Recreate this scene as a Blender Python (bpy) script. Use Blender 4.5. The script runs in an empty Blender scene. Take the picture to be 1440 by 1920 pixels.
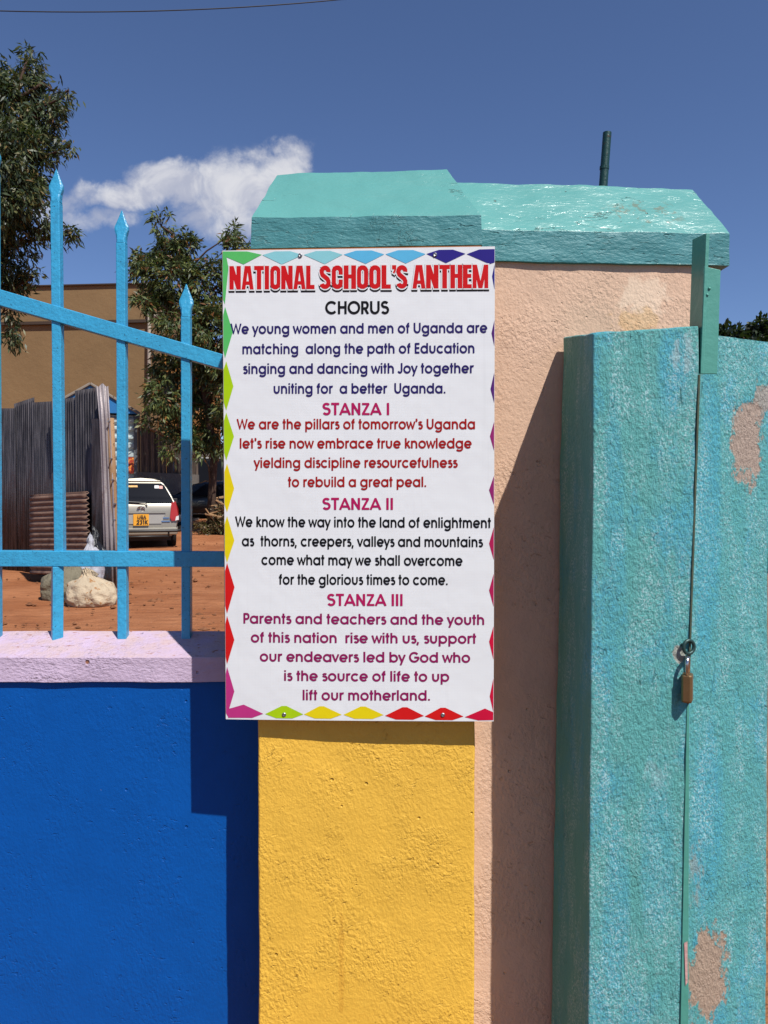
import bpy, bmesh, math, random
import numpy as np
from mathutils import Vector, Matrix, noise as mnoise
from mathutils.geometry import delaunay_2d_cdt

C = bpy.context.scene
COL = C.collection
R = math.radians

# ------------------------------------------------------------------ camera
F = 1387.0                 # focal length in photo pixels (1440 x 1920)
EYE = 1.25
TILT = R(1.2)              # looking slightly down
cam = bpy.data.cameras.new('camera')
cam_o = bpy.data.objects.new('camera', cam)
COL.objects.link(cam_o)
cam.sensor_fit = 'VERTICAL'
cam.sensor_height = 24.0
cam.lens = 24.0 * F / 1920.0
cam.clip_start = 0.02
cam.clip_end = 3000
cam_o.location = (0, 0, EYE)
cam_o.rotation_euler = (R(90) - TILT, 0, 0)
C.camera = cam_o
C.render.resolution_x = 768
C.render.resolution_y = 1024


def P(px, py, d):
    """the point at distance d in front of the camera (along Y) seen at photo pixel px, py"""
    x = (px - 720.0) / F
    y = (960.0 - py) / F
    dy = math.cos(TILT) + y * math.sin(TILT)
    dz = -math.sin(TILT) + y * math.cos(TILT)
    k = d / dy
    return Vector((x * k, d, EYE + dz * k))


# ------------------------------------------------------------------ light
SUN = Vector((0.72, -1.0, 1.66)).normalized()      # direction towards the sun
sl = bpy.data.lights.new('sun', 'SUN')
sl.energy = 5.0
sl.angle = R(0.53)
sl.color = (1.0, 0.965, 0.905)
so = bpy.data.objects.new('sun', sl)
COL.objects.link(so)
so.rotation_euler = (-SUN).to_track_quat('-Z', 'Y').to_euler()
so.location = (3, -4, 8)

W = bpy.data.worlds.new('World')
C.world = W
W.use_nodes = True
C.view_settings.view_transform = 'Standard'
C.view_settings.look = 'None'
C.view_settings.exposure = 0.30
C.view_settings.gamma = 1.0


def srgb(r, g, b):
    f = lambda c: (c / 255 / 12.92) if c / 255 <= 0.04045 else ((c / 255 + 0.055) / 1.055) ** 2.4
    return (f(r), f(g), f(b), 1.0)


# ------------------------------------------------------------------ node helper
PAINT = 0.815          # overall reflectance of the paints and surfaces, to go with the exposure


class NT:
    def __init__(s, tree):
        s.t = tree
        tree.nodes.clear()

    def n(s, typ, **kw):
        nd = s.t.nodes.new(typ)
        for k, v in kw.items():
            if k.startswith('_'):
                setattr(nd, k[1:], v)
            else:
                key = int(k[1:]) if (k[0] == 'i' and k[1:].isdigit()) else k.replace('__', ' ')
                s.set(nd.inputs[key], v)
        return nd

    def set(s, sock, v):
        if isinstance(v, bpy.types.NodeSocket):
            s.t.links.new(v, sock)
        else:
            sock.default_value = v

    def noise(s, vec, scale, detail=4, rough=0.55, dist=0.0, out='Fac'):
        nd = s.n('ShaderNodeTexNoise', Vector=vec, Scale=scale, Detail=detail, Roughness=rough, Distortion=dist)
        return nd.outputs[out]

    def voro(s, vec, scale, feature='F1', rnd=1.0):
        nd = s.n('ShaderNodeTexVoronoi', _feature=feature, Vector=vec, Scale=scale, Randomness=rnd)
        return nd.outputs['Distance']

    def m(s, op, a, b=0.0, c=None, clamp=False):
        nd = s.n('ShaderNodeMath', _operation=op, _use_clamp=clamp)
        s.set(nd.inputs[0], a)
        s.set(nd.inputs[1], b)
        if c is not None:
            s.set(nd.inputs[2], c)
        return nd.outputs[0]

    def mr(s, v, a, b, c=0.0, d=1.0, smooth=True):
        nd = s.n('ShaderNodeMapRange', _interpolation_type='SMOOTHSTEP' if smooth else 'LINEAR')
        s.set(nd.inputs[0], v)
        for i, q in enumerate((a, b, c, d)):
            s.set(nd.inputs[i + 1], q)
        return nd.outputs[0]

    def mix(s, f, a, b, blend='MIX'):
        nd = s.n('ShaderNodeMix', _data_type='RGBA', _blend_type=blend)
        s.set(nd.inputs[0], f)
        s.set(nd.inputs[6], a)
        s.set(nd.inputs[7], b)
        return nd.outputs[2]

    def ramp(s, f, stops):
        nd = s.n('ShaderNodeValToRGB')
        s.set(nd.inputs[0], f)
        e = nd.color_ramp.elements
        while len(e) < len(stops):
            e.new(0.5)
        for i, (p, c) in enumerate(stops):
            e[i].position = p
            e[i].color = c if len(c) == 4 else (*c, 1)
        return nd.outputs[0]

    def mapv(s, vec, scale=(1, 1, 1), loc=(0, 0, 0), rot=(0, 0, 0)):
        nd = s.n('ShaderNodeMapping')
        s.set(nd.inputs[0], vec)
        nd.inputs[1].default_value = loc
        nd.inputs[2].default_value = rot
        nd.inputs[3].default_value = scale
        return nd.outputs[0]

    def geo(s):
        return s.n('ShaderNodeNewGeometry').outputs['Position']

    def bump(s, h, strength=1.0, dist=0.01, normal=None):
        nd = s.n('ShaderNodeBump', Strength=strength, Distance=dist)
        s.set(nd.inputs['Height'], h)
        if normal is not None:
            s.set(nd.inputs['Normal'], normal)
        return nd.outputs[0]

    def pbsdf(s, color, rough=0.7, metal=0.0, normal=None, spec=0.5, **kw):
        nd = s.n('ShaderNodeBsdfPrincipled')
        color = s.mix(1.0, color, (PAINT, PAINT, PAINT, 1), 'MULTIPLY')
        s.set(nd.inputs['Base Color'], color)
        s.set(nd.inputs['Roughness'], rough)
        s.set(nd.inputs['Metallic'], metal)
        s.set(nd.inputs['Specular IOR Level'], spec)
        if normal is not None:
            s.set(nd.inputs['Normal'], normal)
        for k, v in kw.items():
            s.set(nd.inputs[k.replace('__', ' ')], v)
        return nd.outputs[0]

    def out(s, sh):
        o = s.n('ShaderNodeOutputMaterial')
        s.set(o.inputs[0], sh)


def mat(name):
    m = bpy.data.materials.new(name)
    m.use_nodes = True
    return m, NT(m.node_tree)


# ------------------------------------------------------------------ sky with the one cumulus bank
def build_world():
    t = NT(W.node_tree)
    sky = t.n('ShaderNodeTexSky', _sky_type='NISHITA', _sun_disc=False,
              _sun_elevation=math.asin(SUN.z), _sun_rotation=math.atan2(SUN.x, SUN.y),
              _altitude=1200.0, _air_density=1.0, _dust_density=0.6, _ozone_density=3.0)
    tint = t.mix(1.0, sky.outputs[0], (1.05, 1.11, 1.33, 1), 'MULTIPLY')
    tc = t.n('ShaderNodeTexCoord').outputs['Generated']
    sep = t.n('ShaderNodeSeparateXYZ', Vector=tc)
    x, y, z = sep.outputs
    yy = t.m('MAXIMUM', y, 0.05)
    u = t.m('DIVIDE', x, yy)
    v = t.m('DIVIDE', z, yy)
    uv = t.n('ShaderNodeCombineXYZ', X=u, Y=v, Z=0.0).outputs[0]
    wob = t.noise(uv, 9.0, 6, 0.62, out='Color')
    wv = t.n('ShaderNodeVectorMath', _operation='MULTIPLY_ADD')
    t.set(wv.inputs[0], wob)
    wv.inputs[1].default_value = (0.11, 0.09, 0)
    t.set(wv.inputs[2], uv)
    off = t.n('ShaderNodeVectorMath', _operation='SUBTRACT')
    t.set(off.inputs[0], wv.outputs[0])
    off.inputs[1].default_value = (0.055, 0.045, 0)
    q = off.outputs[0]
    total = None
    for (px, py, rx, ry, w) in ((470, 350, 125, 62, 1.0), (320, 345, 90, 48, 1.0), (545, 318, 60, 55, .9), (225, 372, 95, 34, .8),
                                (420, 405, 110, 45, .75), (180, 420, 80, 30, .6), (560, 380, 80, 60, .8),
                                (130, 385, 50, 30, .5)):
        cx, cy = (px - 720) / F, (931 - py) / F
        s = t.n('ShaderNodeVectorMath', _operation='SUBTRACT')
        t.set(s.inputs[0], q)
        s.inputs[1].default_value = (cx, cy, 0)
        d = t.n('ShaderNodeVectorMath', _operation='DIVIDE')
        t.set(d.inputs[0], s.outputs[0])
        d.inputs[1].default_value = (rx / F, ry / F, 1)
        l = t.n('ShaderNodeVectorMath', _operation='LENGTH')
        t.set(l.inputs[0], d.outputs[0])
        b = t.mr(l.outputs['Value'], 1.45, 0.25, 0.0, w)
        total = b if total is None else t.m('MAXIMUM', total, b)
    fb = t.noise(uv, 16.0, 8, 0.6, 0.4)
    fb2 = t.noise(uv, 5.0, 3, 0.5, 0.2)
    dens = t.m('ADD', total, t.m('MULTIPLY', t.m('SUBTRACT', fb, 0.5), 1.5))
    dens = t.m('ADD', dens, t.m('MULTIPLY', t.m('SUBTRACT', fb2, 0.5), 0.9))
    a = t.m('MULTIPLY', t.mr(dens, 0.10, 0.90), t.mr(total, 0.0, 0.25))
    front = t.mr(y, 0.1, 0.3)
    a = t.m('MULTIPLY', a, front)
    a = t.m('MULTIPLY', a, 0.92)
    lump = t.noise(uv, 14.0, 6, 0.6, 0.6)
    ccol = t.mix(t.mr(lump, 0.36, 0.62), (5.6, 5.9, 7.2, 1), (9.0, 9.0, 9.4, 1))
    colr = t.mix(a, tint, ccol)
    bg = t.n('ShaderNodeBackground', Color=colr, Strength=0.069)
    o = t.n('ShaderNodeOutputWorld')
    t.set(o.inputs[0], bg.outputs[0])


build_world()

# ------------------------------------------------------------------ materials


def hsv_noise(t, col, pos, scale, amt):
    """slight brightness and hue wander of a paint"""
    n = t.noise(pos, scale, 5, 0.6)
    k = t.mr(n, 0.25, 0.75, 1 - amt, 1 + amt, smooth=False)
    hs = t.n('ShaderNodeHueSaturation', Color=col)
    t.set(hs.inputs['Value'], k)
    return hs.outputs[0]


def plaster(name, base, rough=0.6, relief=1.0, stretch=(1, 1, 1), rot=(0, 0, 0), pits=True, spec=0.4,
            chip=None, chip_amt=0.0, wander=0.10, fine=1.0, stains=(), dust=None):
    """painted hand-trowelled plaster"""
    m, t = mat(name)
    pos = t.geo()
    sp = t.mapv(pos, stretch, (0, 0, 0), rot)
    col = hsv_noise(t, base, pos, 3.0, wander)
    col = hsv_noise(t, col, sp, 26.0, wander * 0.8)
    for (c, r, colr, amp, strength) in stains:
        s = t.n('ShaderNodeVectorMath', _operation='SUBTRACT')
        t.set(s.inputs[0], pos)
        s.inputs[1].default_value = c
        d = t.n('ShaderNodeVectorMath', _operation='DIVIDE')
        t.set(d.inputs[0], s.outputs[0])
        d.inputs[1].default_value = r
        l = t.n('ShaderNodeVectorMath', _operation='LENGTH')
        t.set(l.inputs[0], d.outputs[0])
        nn = t.noise(sp, 30.0, 6, 0.65)
        e = t.m('ADD', l.outputs['Value'], t.m('MULTIPLY', t.m('SUBTRACT', nn, 0.5), amp))
        col = t.mix(t.m('MULTIPLY', t.mr(e, 1.15, 0.70), strength), col, colr)
    if dust:
        up = t.n('ShaderNodeSeparateXYZ', Vector=t.n('ShaderNodeNewGeometry').outputs['True Normal']).outputs[2]
        dn_ = t.m('MULTIPLY', t.mr(up, .4, .8), t.mr(t.noise(pos, 20.0, 6, .7), .36, .66))
        col = t.mix(t.m('MULTIPLY', dn_, .8), col, dust)
        sp_ = t.m('MULTIPLY', t.mr(up, .4, .8), t.mr(t.noise(t.mapv(pos, (.6, 1.6, 1)), 60.0, 5, .7), .60, .66))
        col = t.mix(sp_, col, chip)
    big = t.noise(sp, 12.0, 4, 0.55, 0.3)
    mid = t.noise(sp, 115.0, 3, 0.60, 0.0)
    fin = t.noise(pos, 230.0, 4, 0.6)
    ridge = t.mr(t.noise(t.mapv(sp, (.8, 1, 2.0)), 62.0, 3, 0.55, 0.2), 0.635, 0.72)
    spots = t.mr(t.noise(pos, 5.5, 3, 0.5), 0.42, 0.62)
    h = t.m('MULTIPLY', big, 0.36)
    h = t.m('ADD', h, t.m('MULTIPLY', mid, t.m('ADD', 0.25, t.m('MULTIPLY', spots, 0.28))))
    h = t.m('ADD', h, t.m('MULTIPLY', fin, 0.07 * fine))
    h = t.m('ADD', h, t.m('MULTIPLY', t.m('MULTIPLY', ridge, t.m('ADD', .25, spots)), -0.22))
    if pits:
        v = t.voro(pos, 17.0)
        pit = t.m('MULTIPLY', t.mr(v, 0.085, 0.03), t.mr(t.noise(pos, 7.0, 2), 0.50, 0.56))
        h = t.m('ADD', h, t.m('MULTIPLY', pit, -0.5))
        if chip:
            v2 = t.voro(t.mapv(pos, (1, 1, 1), (3.1, 1.7, .4)), 11.0)
            ch = t.m('MULTIPLY', t.mr(v2, 0.06 + chip_amt * .02, 0.04), t.mr(t.noise(pos, 9.0, 2), 0.52, 0.56))
            col = t.mix(ch, col, chip)
            h = t.m('ADD', h, t.m('MULTIPLY', ch, -0.35))
    nrm = t.bump(h, 1.0, 0.011 * relief)
    t.out(t.pbsdf(col, rough, 0, nrm, spec))
    return m


def plain(name, base, rough=0.5, metal=0.0, spec=0.5, bump=0.0, scale=40.0, wander=0.06, worn=None, worn_t=0.62):
    m, t = mat(name)
    pos = t.n('ShaderNodeTexCoord').outputs['Object']
    col = hsv_noise(t, base, pos, scale * 0.2, wander)
    if worn:
        col = t.mix(t.mr(t.noise(pos, scale, 6, 0.65), worn_t, worn_t + 0.05), col, worn)
    nrm = None
    if bump:
        nrm = t.bump(t.noise(pos, scale, 5, 0.6), 1.0, bump)
    t.out(t.pbsdf(col, rough, metal, nrm, spec))
    return m


M = {}
M['yellow'] = plaster('yellow_paint', (0.86, 0.50, 0.062, 1), 0.55, 0.8, (1.0, 1, 0.8), (0, 0.5, 0), chip=(0.38, 0.20, 0.06, 1), wander=.06,
                      stains=((P(640, 1800, 1.827), (0.007, 0.1, 0.16), (0.60, 0.27, 0.025, 1), 2.2, .35),))
M['blue'] = plaster('blue_paint', (0.0012, 0.086, 0.37, 1), 0.5, 0.42, (1, 1, 0.6), chip=(0.33, 0.36, 0.40, 1), chip_amt=-0.7, spec=0.16, wander=.06)
M['pink'] = plaster('pink_paint', (0.70, 0.465, 0.325, 1), 0.8, 0.8, (1.0, 1, 0.8), (0, -.3, 0), chip=(0.42, 0.22, 0.14, 1), wander=.07,
                    stains=((P(1208, 560, 1.935), (0.062, 0.2, 0.066), (0.80, 0.60, 0.44, 1), 2.8, 0.8),
                            (P(1195, 600, 1.935), (0.058, 0.2, 0.03), (0.66, 0.38, 0.14, 1), 3.0, 0.5)))
M['lilac'] = plaster('lilac_paint', (0.56, 0.43, 0.565, 1), 0.8, 1.0, (0.7, 0.7, 1.2), chip=(0.33, 0.13, 0.075, 1), chip_amt=1.2, wander=.08, dust=(0.58, 0.42, 0.40, 1))


def coping_mat():
    m, t = mat('turquoise_gloss_paint')
    pos = t.geo()
    sp = t.mapv(pos, (0.55, 1, 1.25))
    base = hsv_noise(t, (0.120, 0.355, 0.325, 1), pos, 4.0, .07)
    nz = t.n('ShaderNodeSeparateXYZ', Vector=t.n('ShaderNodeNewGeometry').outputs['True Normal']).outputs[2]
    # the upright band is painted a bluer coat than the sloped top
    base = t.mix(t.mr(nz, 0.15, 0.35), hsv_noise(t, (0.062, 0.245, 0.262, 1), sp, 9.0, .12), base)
    v = t.voro(pos, 24.0)
    chip = t.m('MULTIPLY', t.mr(v, 0.10, 0.06), t.mr(t.noise(pos, 9.0, 3), 0.52, 0.58))
    crk = t.m('ABSOLUTE', t.m('SUBTRACT', t.noise(t.mapv(pos, (.6, 1, 1)), 5.0, 6, 0.6, 0.8), 0.5))
    crack = t.m('MULTIPLY', t.mr(crk, 0.004, 0.001), t.mr(t.noise(pos, 4.0, 2), 0.56, 0.62))
    crack = t.m('MULTIPLY', crack, t.mr(nz, .15, .35, .25, .8))
    flake = t.m('ADD', t.m('MULTIPLY', chip, t.mr(nz, .15, .35, .5, 1.0)), crack, clamp=True)
    c = P(1205, 405, 1.99)
    s = t.n('ShaderNodeVectorMath', _operation='SUBTRACT')
    t.set(s.inputs[0], pos)
    s.inputs[1].default_value = c
    d = t.n('ShaderNodeVectorMath', _operation='DIVIDE')
    t.set(d.inputs[0], s.outputs[0])
    d.inputs[1].default_value = (0.12, 0.3, 0.055)
    l = t.n('ShaderNodeVectorMath', _operation='LENGTH')
    t.set(l.inputs[0], d.outputs[0])
    worn = t.m('MULTIPLY', t.mr(l.outputs['Value'], 1.1, 0.6), t.mr(t.noise(pos, 38.0, 5, .65), 0.53, 0.60))
    col = t.mix(t.m('MULTIPLY', flake, .8), base, (0.10, 0.13, 0.10, 1))
    col = t.mix(t.m('MULTIPLY', worn, .8), col, (0.16, 0.20, 0.14, 1))
    h = t.m('ADD', t.m('MULTIPLY', t.noise(sp, 12.0, 3, .5, .1), .5), t.m('MULTIPLY', t.noise(sp, 105.0, 3, .6, .0), t.mr(nz, .15, .35, .26, .13)))
    h = t.m('ADD', h, t.m('MULTIPLY', flake, -0.25))
    gou = t.m('MULTIPLY', t.mr(t.noise(t.mapv(pos, (.5, .8, 2.2)), 48.0, 3, .55, .2), .61, .70), t.mr(t.noise(pos, 6.0, 3), .40, .58))
    h = t.m('SUBTRACT', h, t.m('MULTIPLY', gou, t.mr(nz, .15, .35, .30, .05)))
    t.out(t.pbsdf(col, t.mr(nz, .15, .35, .5, .27), 0, t.bump(h, 1.0, 0.0095), t.mr(nz, .15, .35, .3, .6)))
    return m


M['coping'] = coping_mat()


def gate_mat(name, patches, spots=(), bias=0.0):
    """weathered turquoise over blue, chalky flecks and bare plaster patches"""
    m, t = mat(name)
    pos = t.geo()
    st = t.mapv(pos, (1, 1, 0.22))
    green = (0.140, 0.475, 0.440, 1)
    blue = (0.095, 0.47, 0.62, 1)
    pale = (0.56, 0.82, 0.85, 1)
    n1 = t.noise(st, 11.0, 6, 0.62, 0.4)
    n1b = t.noise(pos, 4.0, 4, 0.6)
    f1 = t.mr(t.m('ADD', n1, t.m('MULTIPLY', t.m('SUBTRACT', n1b, .5), .9)), 0.50, 0.72)
    grain = t.noise(pos, 160.0, 4, 0.7)
    f1 = t.m('ADD', t.m('MULTIPLY', f1, t.mr(grain, 0.30, 0.60)), t.m('MULTIPLY', t.mr(grain, .36, .56), bias), clamp=True)
    for (c, r, w) in spots:
        s = t.n('ShaderNodeVectorMath', _operation='SUBTRACT')
        t.set(s.inputs[0], pos)
        s.inputs[1].default_value = c
        d = t.n('ShaderNodeVectorMath', _operation='DIVIDE')
        t.set(d.inputs[0], s.outputs[0])
        d.inputs[1].default_value = r
        l = t.n('ShaderNodeVectorMath', _operation='LENGTH')
        t.set(l.inputs[0], d.outputs[0])
        e = t.m('ADD', l.outputs['Value'], t.m('MULTIPLY', t.m('SUBTRACT', t.noise(st, 20.0, 5, .6), .5), 1.4))
        f1 = t.m('MAXIMUM', f1, t.m('MULTIPLY', t.m('MULTIPLY', t.mr(e, 1.2, .5), w), t.mr(grain, .34, .52)))
    col = t.mix(t.m('MULTIPLY', f1, .85), green, blue)
    fl = t.noise(pos, 185.0, 5, 0.72)
    cl = t.noise(t.mapv(pos, (1, 1, .24)), 19.0, 6, 0.68)
    flk = t.m('MULTIPLY', t.mr(fl, 0.48, 0.60), t.mr(cl, 0.42, 0.62))
    col = t.mix(t.m('MULTIPLY', flk, 0.72), col, pale)
    drk = t.m('MULTIPLY', t.mr(t.noise(t.mapv(pos, (1, 1, .5)), 70.0, 4, .7), 0.60, 0.70), 0.55)
    col = t.mix(drk, col, (0.05, 0.23, 0.20, 1))
    h = t.m('ADD', t.m('MULTIPLY', t.noise(t.mapv(pos, (1, 1, .55)), 130.0, 5, .7), .85),
            t.m('MULTIPLY', t.noise(pos, 22.0, 4, .6), .5))
    crk = t.m('ABSOLUTE', t.m('SUBTRACT', t.noise(t.mapv(pos, (1, 1, .16)), 26.0, 3, .5, .5), .5))
    crv = t.m('MULTIPLY', t.mr(crk, 0.008, 0.002), t.mr(t.noise(pos, 8.0, 2), .60, .66))
    col = t.mix(t.m('MULTIPLY', crv, .35), col, (0.03, 0.12, 0.10, 1))
    h = t.m('ADD', h, t.m('MULTIPLY', crv, -.3))
    for (c, r, colr, amp, strength, depth) in patches:
        s = t.n('ShaderNodeVectorMath', _operation='SUBTRACT')
        t.set(s.inputs[0], pos)
        s.inputs[1].default_value = c
        d = t.n('ShaderNodeVectorMath', _operation='DIVIDE')
        t.set(d.inputs[0], s.outputs[0])
        d.inputs[1].default_value = r
        l = t.n('ShaderNodeVectorMath', _operation='LENGTH')
        t.set(l.inputs[0], d.outputs[0])
        nn = t.m('ADD', t.m('MULTIPLY', t.noise(t.mapv(pos, (1, 1, .6)), 22.0, 8, 0.7), .7), t.m('MULTIPLY', t.noise(t.mapv(pos, (1, 1, .6)), 110.0, 4, 0.7), .3))
        e = t.m('ADD', l.outputs['Value'], t.m('MULTIPLY', t.m('SUBTRACT', nn, .5), t.m('MULTIPLY', amp, 2.3)))
        k = t.m('MULTIPLY', t.mr(e, 1.06, 0.84), strength)
        if depth < .05:
            k = t.m('MULTIPLY', k, t.mr(t.noise(t.mapv(pos, (1, 1, .3)), 75.0, 5, .7), .42, .56))
        col = t.mix(k, col, colr)
        h = t.m('ADD', h, t.m('MULTIPLY', k, -depth))
    t.out(t.pbsdf(col, 0.62, 0, t.bump(h, 1.0, 0.014), 0.3))
    return m


def sheet_metal(name, dark, light, rust, rust_lo=.5, vertical=True, rough=.5, metal=.5):
    m, t = mat(name)
    pos = t.n('ShaderNodeTexCoord').outputs['Object']
    sp = t.mapv(pos, (5, 5, .5) if vertical else (.7, .7, 4))
    col = t.mix(t.mr(t.noise(sp, 3.0, 6, .65), .35, .7), dark, light)
    col = t.mix(t.mr(t.noise(t.mapv(pos, (1, 1, .45)), 5.0, 6, .65), rust_lo, rust_lo + .15), col, rust)
    t.out(t.pbsdf(col, rough, metal, t.bump(t.noise(pos, 40, 4), 1, .004), .4))
    return m


M['dark_sheet'] = sheet_metal('weathered_shaded_iron_sheet', (0.030, 0.027, 0.030, 1), (0.12, 0.108, 0.115, 1), (0.070, 0.038, 0.036, 1), .55, True, .55, .25)  # weathered iron, its colour darkened further to stand in for tree shade
M['rust_sheet'] = sheet_metal('rusty_iron_sheet', (0.15, 0.085, 0.060, 1), (0.25, 0.15, 0.105, 1), (0.10, 0.050, 0.036, 1), .5, False, .7, .1)
M['grey_sheet'] = sheet_metal('galvanised_sheet', (0.30, 0.255, 0.26, 1), (0.46, 0.42, 0.42, 1), (0.22, 0.15, 0.13, 1), .58, True, .5, .25)
M['board_white'] = None


def board_mat():
    m, t = mat('white_printed_tarpaulin')
    pos = t.geo()
    st = t.noise(t.mapv(pos, (1, 1, .03)), 60.0, 4, .6)
    dirt = t.m('MULTIPLY', t.mr(st, .56, .74), .07)
    col = t.mix(dirt, (0.80, 0.81, 0.815, 1), (0.42, 0.42, 0.42, 1))
    sp = t.mr(t.noise(pos, 95.0, 2, .5), .80, .84)
    col = t.mix(t.m('MULTIPLY', sp, .5), col, (0.3, 0.28, 0.25, 1))
    w1 = t.n('ShaderNodeTexWave', _wave_type='BANDS', _bands_direction='X', Vector=pos, Scale=85.0).outputs['Fac']
    w2 = t.n('ShaderNodeTexWave', _wave_type='BANDS', _bands_direction='Z', Vector=pos, Scale=85.0).outputs['Fac']
    h = t.m('ADD', t.m('MULTIPLY', t.m('ADD', w1, w2), .008), t.m('MULTIPLY', t.noise(pos, 6.0, 3), 0.9))
    t.out(t.pbsdf(col, .42, 0, t.bump(h, 1, .004), .4))
    return m


M['board_white'] = board_mat()


def ink(name, c):
    m, t = mat(name)
    pos = t.geo()
    col = hsv_noise(t, c, pos, 30.0, .05)
    t.out(t.pbsdf(col, .6, 0, None, .08))
    return m


def fence_mat():
    m, t = mat('sky_blue_gloss_paint')
    pos = t.geo()
    col = hsv_noise(t, (0.045, 0.365, 0.62, 1), pos, 6.0, .08)
    streak = t.mr(t.noise(t.mapv(pos, (1, 1, .3)), 45.0, 5, .65), .56, .74)
    col = t.mix(t.m('MULTIPLY', streak, .45), col, (0.03, 0.20, 0.36, 1))
    sp = t.m('MULTIPLY', t.mr(t.noise(pos, 170.0, 3, .6), .62, .68), t.mr(t.noise(pos, 14.0, 2), .42, .58))
    col = t.mix(sp, col, (0.02, 0.045, 0.07, 1))
    h = t.m('ADD', t.m('MULTIPLY', t.noise(pos, 90.0, 4, .6), .5), t.noise(pos, 18.0, 3, .5))
    t.out(t.pbsdf(col, .33, 0, t.bump(h, 1, .004), .5))
    return m


M['fence'] = fence_mat()
M['post_green'] = plain('green_gloss_metal_paint', (0.085, 0.335, 0.265, 1), .42, 0, .5, .002, 30, .05)
M['pipe_green'] = plain('dark_green_pipe_paint', (0.012, 0.055, 0.048, 1), .4, .2, .5, .002, 60, .2, (0.05, 0.035, 0.02, 1), .6)
M['wire'] = plain('black_cable', (0.012, 0.012, 0.014, 1), .6)
M['brass'] = plain('worn_brass', (0.33, 0.205, 0.095, 1), .42, .8, .5, .0006, 200, .12)
M['steel'] = plain('steel', (0.62, 0.60, 0.58, 1), .22, 1.0, .5, 0, 90, .08)
M['ring_paint'] = plain('painted_ring_iron', (0.03, 0.075, 0.07, 1), .4, .3, .5, .0008, 200, .2)
M['screw'] = plain('zinc_screw', (0.35, 0.35, 0.35, 1), .35, .9)
M['wood_frame'] = plain('orange_stained_wood', (0.36, 0.12, 0.025, 1), .6, 0, .4, .002, 40, .15)
M['timber'] = plain('raw_timber', (0.34, 0.20, 0.10, 1), .75, 0, .3, .006, 20, .18, (0.12, 0.06, 0.03, 1), .6)
M['brown_render'] = plain('brown_render', (0.245, 0.152, 0.072, 1), .85, 0, .2, .02, 3.0, .10)
M['brown_ledge'] = plain('dark_brown_ledge', (0.05, 0.028, 0.016, 1), .8)
M['orange_render'] = plain('orange_render', (0.47, 0.215, 0.065, 1), .85, 0, .2, .02, 3.0, .08)
M['roof_blue'] = plain('blue_roof_paint', (0.015, 0.16, 0.42, 1), .45, 0, .5, .004, 9.0, .12)
M['kiosk'] = plain('pale_blue_grey_paint', (0.44, 0.52, 0.52, 1), .5, 0, .4, .004, 9.0, .10, (0.2, 0.15, 0.11, 1), .64)
M['kiosk_dark'] = plain('dark_steel_corner', (0.10, 0.11, 0.12, 1), .6)  # one even dark grey for the corner post
M['sticker_red'] = plain('red_poster', (0.42, 0.04, 0.02, 1), .5, 0, .4, 0, 12, .4, (0.80, 0.32, 0.04, 1), .52)
M['fence_wood'] = plain('dark_boards', (0.105, 0.078, 0.060, 1), .85, 0, .2, .02, 20, .35)
def _boards():
    m, t = mat('dark_boards')
    pos = t.geo()
    rnd_ = t.n('ShaderNodeObjectInfo').outputs['Random']
    col = t.mix(rnd_, (0.040, 0.030, 0.024, 1), (0.19, 0.14, 0.105, 1))  # each board gets a random tone between two dark browns
    col = t.mix(t.mr(t.noise(t.mapv(pos, (8, 8, .6)), 3.0, 5, .6), .4, .7), col, (0.03, 0.022, 0.018, 1))
    t.out(t.pbsdf(col, .85, 0, None, .2))
    return m


M['fence_wood'] = _boards()
M['block'] = plain('grey_block', (0.16, 0.14, 0.12, 1), .9, 0, .2, .02, 14, .16)
M['concrete_slab'] = plain('pale_concrete', (0.26, 0.22, 0.18, 1), .9, 0, .2, .02, 5, .14)
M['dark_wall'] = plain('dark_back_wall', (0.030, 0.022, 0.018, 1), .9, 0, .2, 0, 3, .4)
M['car_silver'] = plain('champagne_silver_car_paint', (0.38, 0.35, 0.285, 1), .30, .4, .5, 0, 4, .03)
M['car_black'] = plain('black_car_paint', (0.010, 0.009, 0.010, 1), .22, 0, .5, 0, 4, .05)
M['glass_dark'] = plain('tinted_car_glass', (0.010, 0.011, 0.015, 1), .12, 0, .14, 0, 3, .1)
M['tail_red'] = plain('red_lamp_lens', (0.36, 0.018, 0.014, 1), .2, 0, .6)
M['lamp_white'] = plain('clear_lamp_lens', (0.75, 0.75, 0.75, 1), .2, 0, .6)
M['plate'] = plain('yellow_number_plate', (0.80, 0.36, 0.02, 1), .45)
M['black_trim'] = plain('black_plastic_trim', (0.018, 0.017, 0.017, 1), .5)
M['tyre'] = plain('tyre_rubber', (0.02, 0.018, 0.017, 1), .85, 0, .2)
M['rim'] = plain('wheel_alloy', (0.35, 0.35, 0.34, 1), .35, .8)
M['truck_blue'] = plain('blue_truck_paint', (0.02, 0.105, 0.26, 1), .32, 0, .5, 0, 6, .12)
M['chrome'] = plain('chrome', (0.6, 0.6, 0.6, 1), .15, 1)
M['bark'] = plain('tree_bark', (0.085, 0.052, 0.036, 1), .9, 0, .2, .02, 25, .3)
M['sack_white'] = plain('dirty_white_sack', (0.50, 0.40, 0.275, 1), .8, 0, .3, .03, 12, .16, (0.36, 0.18, 0.07, 1), .58)
M['sack_olive'] = plain('olive_sack', (0.19, 0.165, 0.11, 1), .7, 0, .3, .03, 14, .2)
M['sack_grey'] = plain('grey_plastic_bag', (0.42, 0.42, 0.46, 1), .5, 0, .4, .02, 12, .12)
M['sack_black'] = plain('black_plastic_bag', (0.012, 0.012, 0.014, 1), .35, 0, .5, .02, 12, .2)
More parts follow.
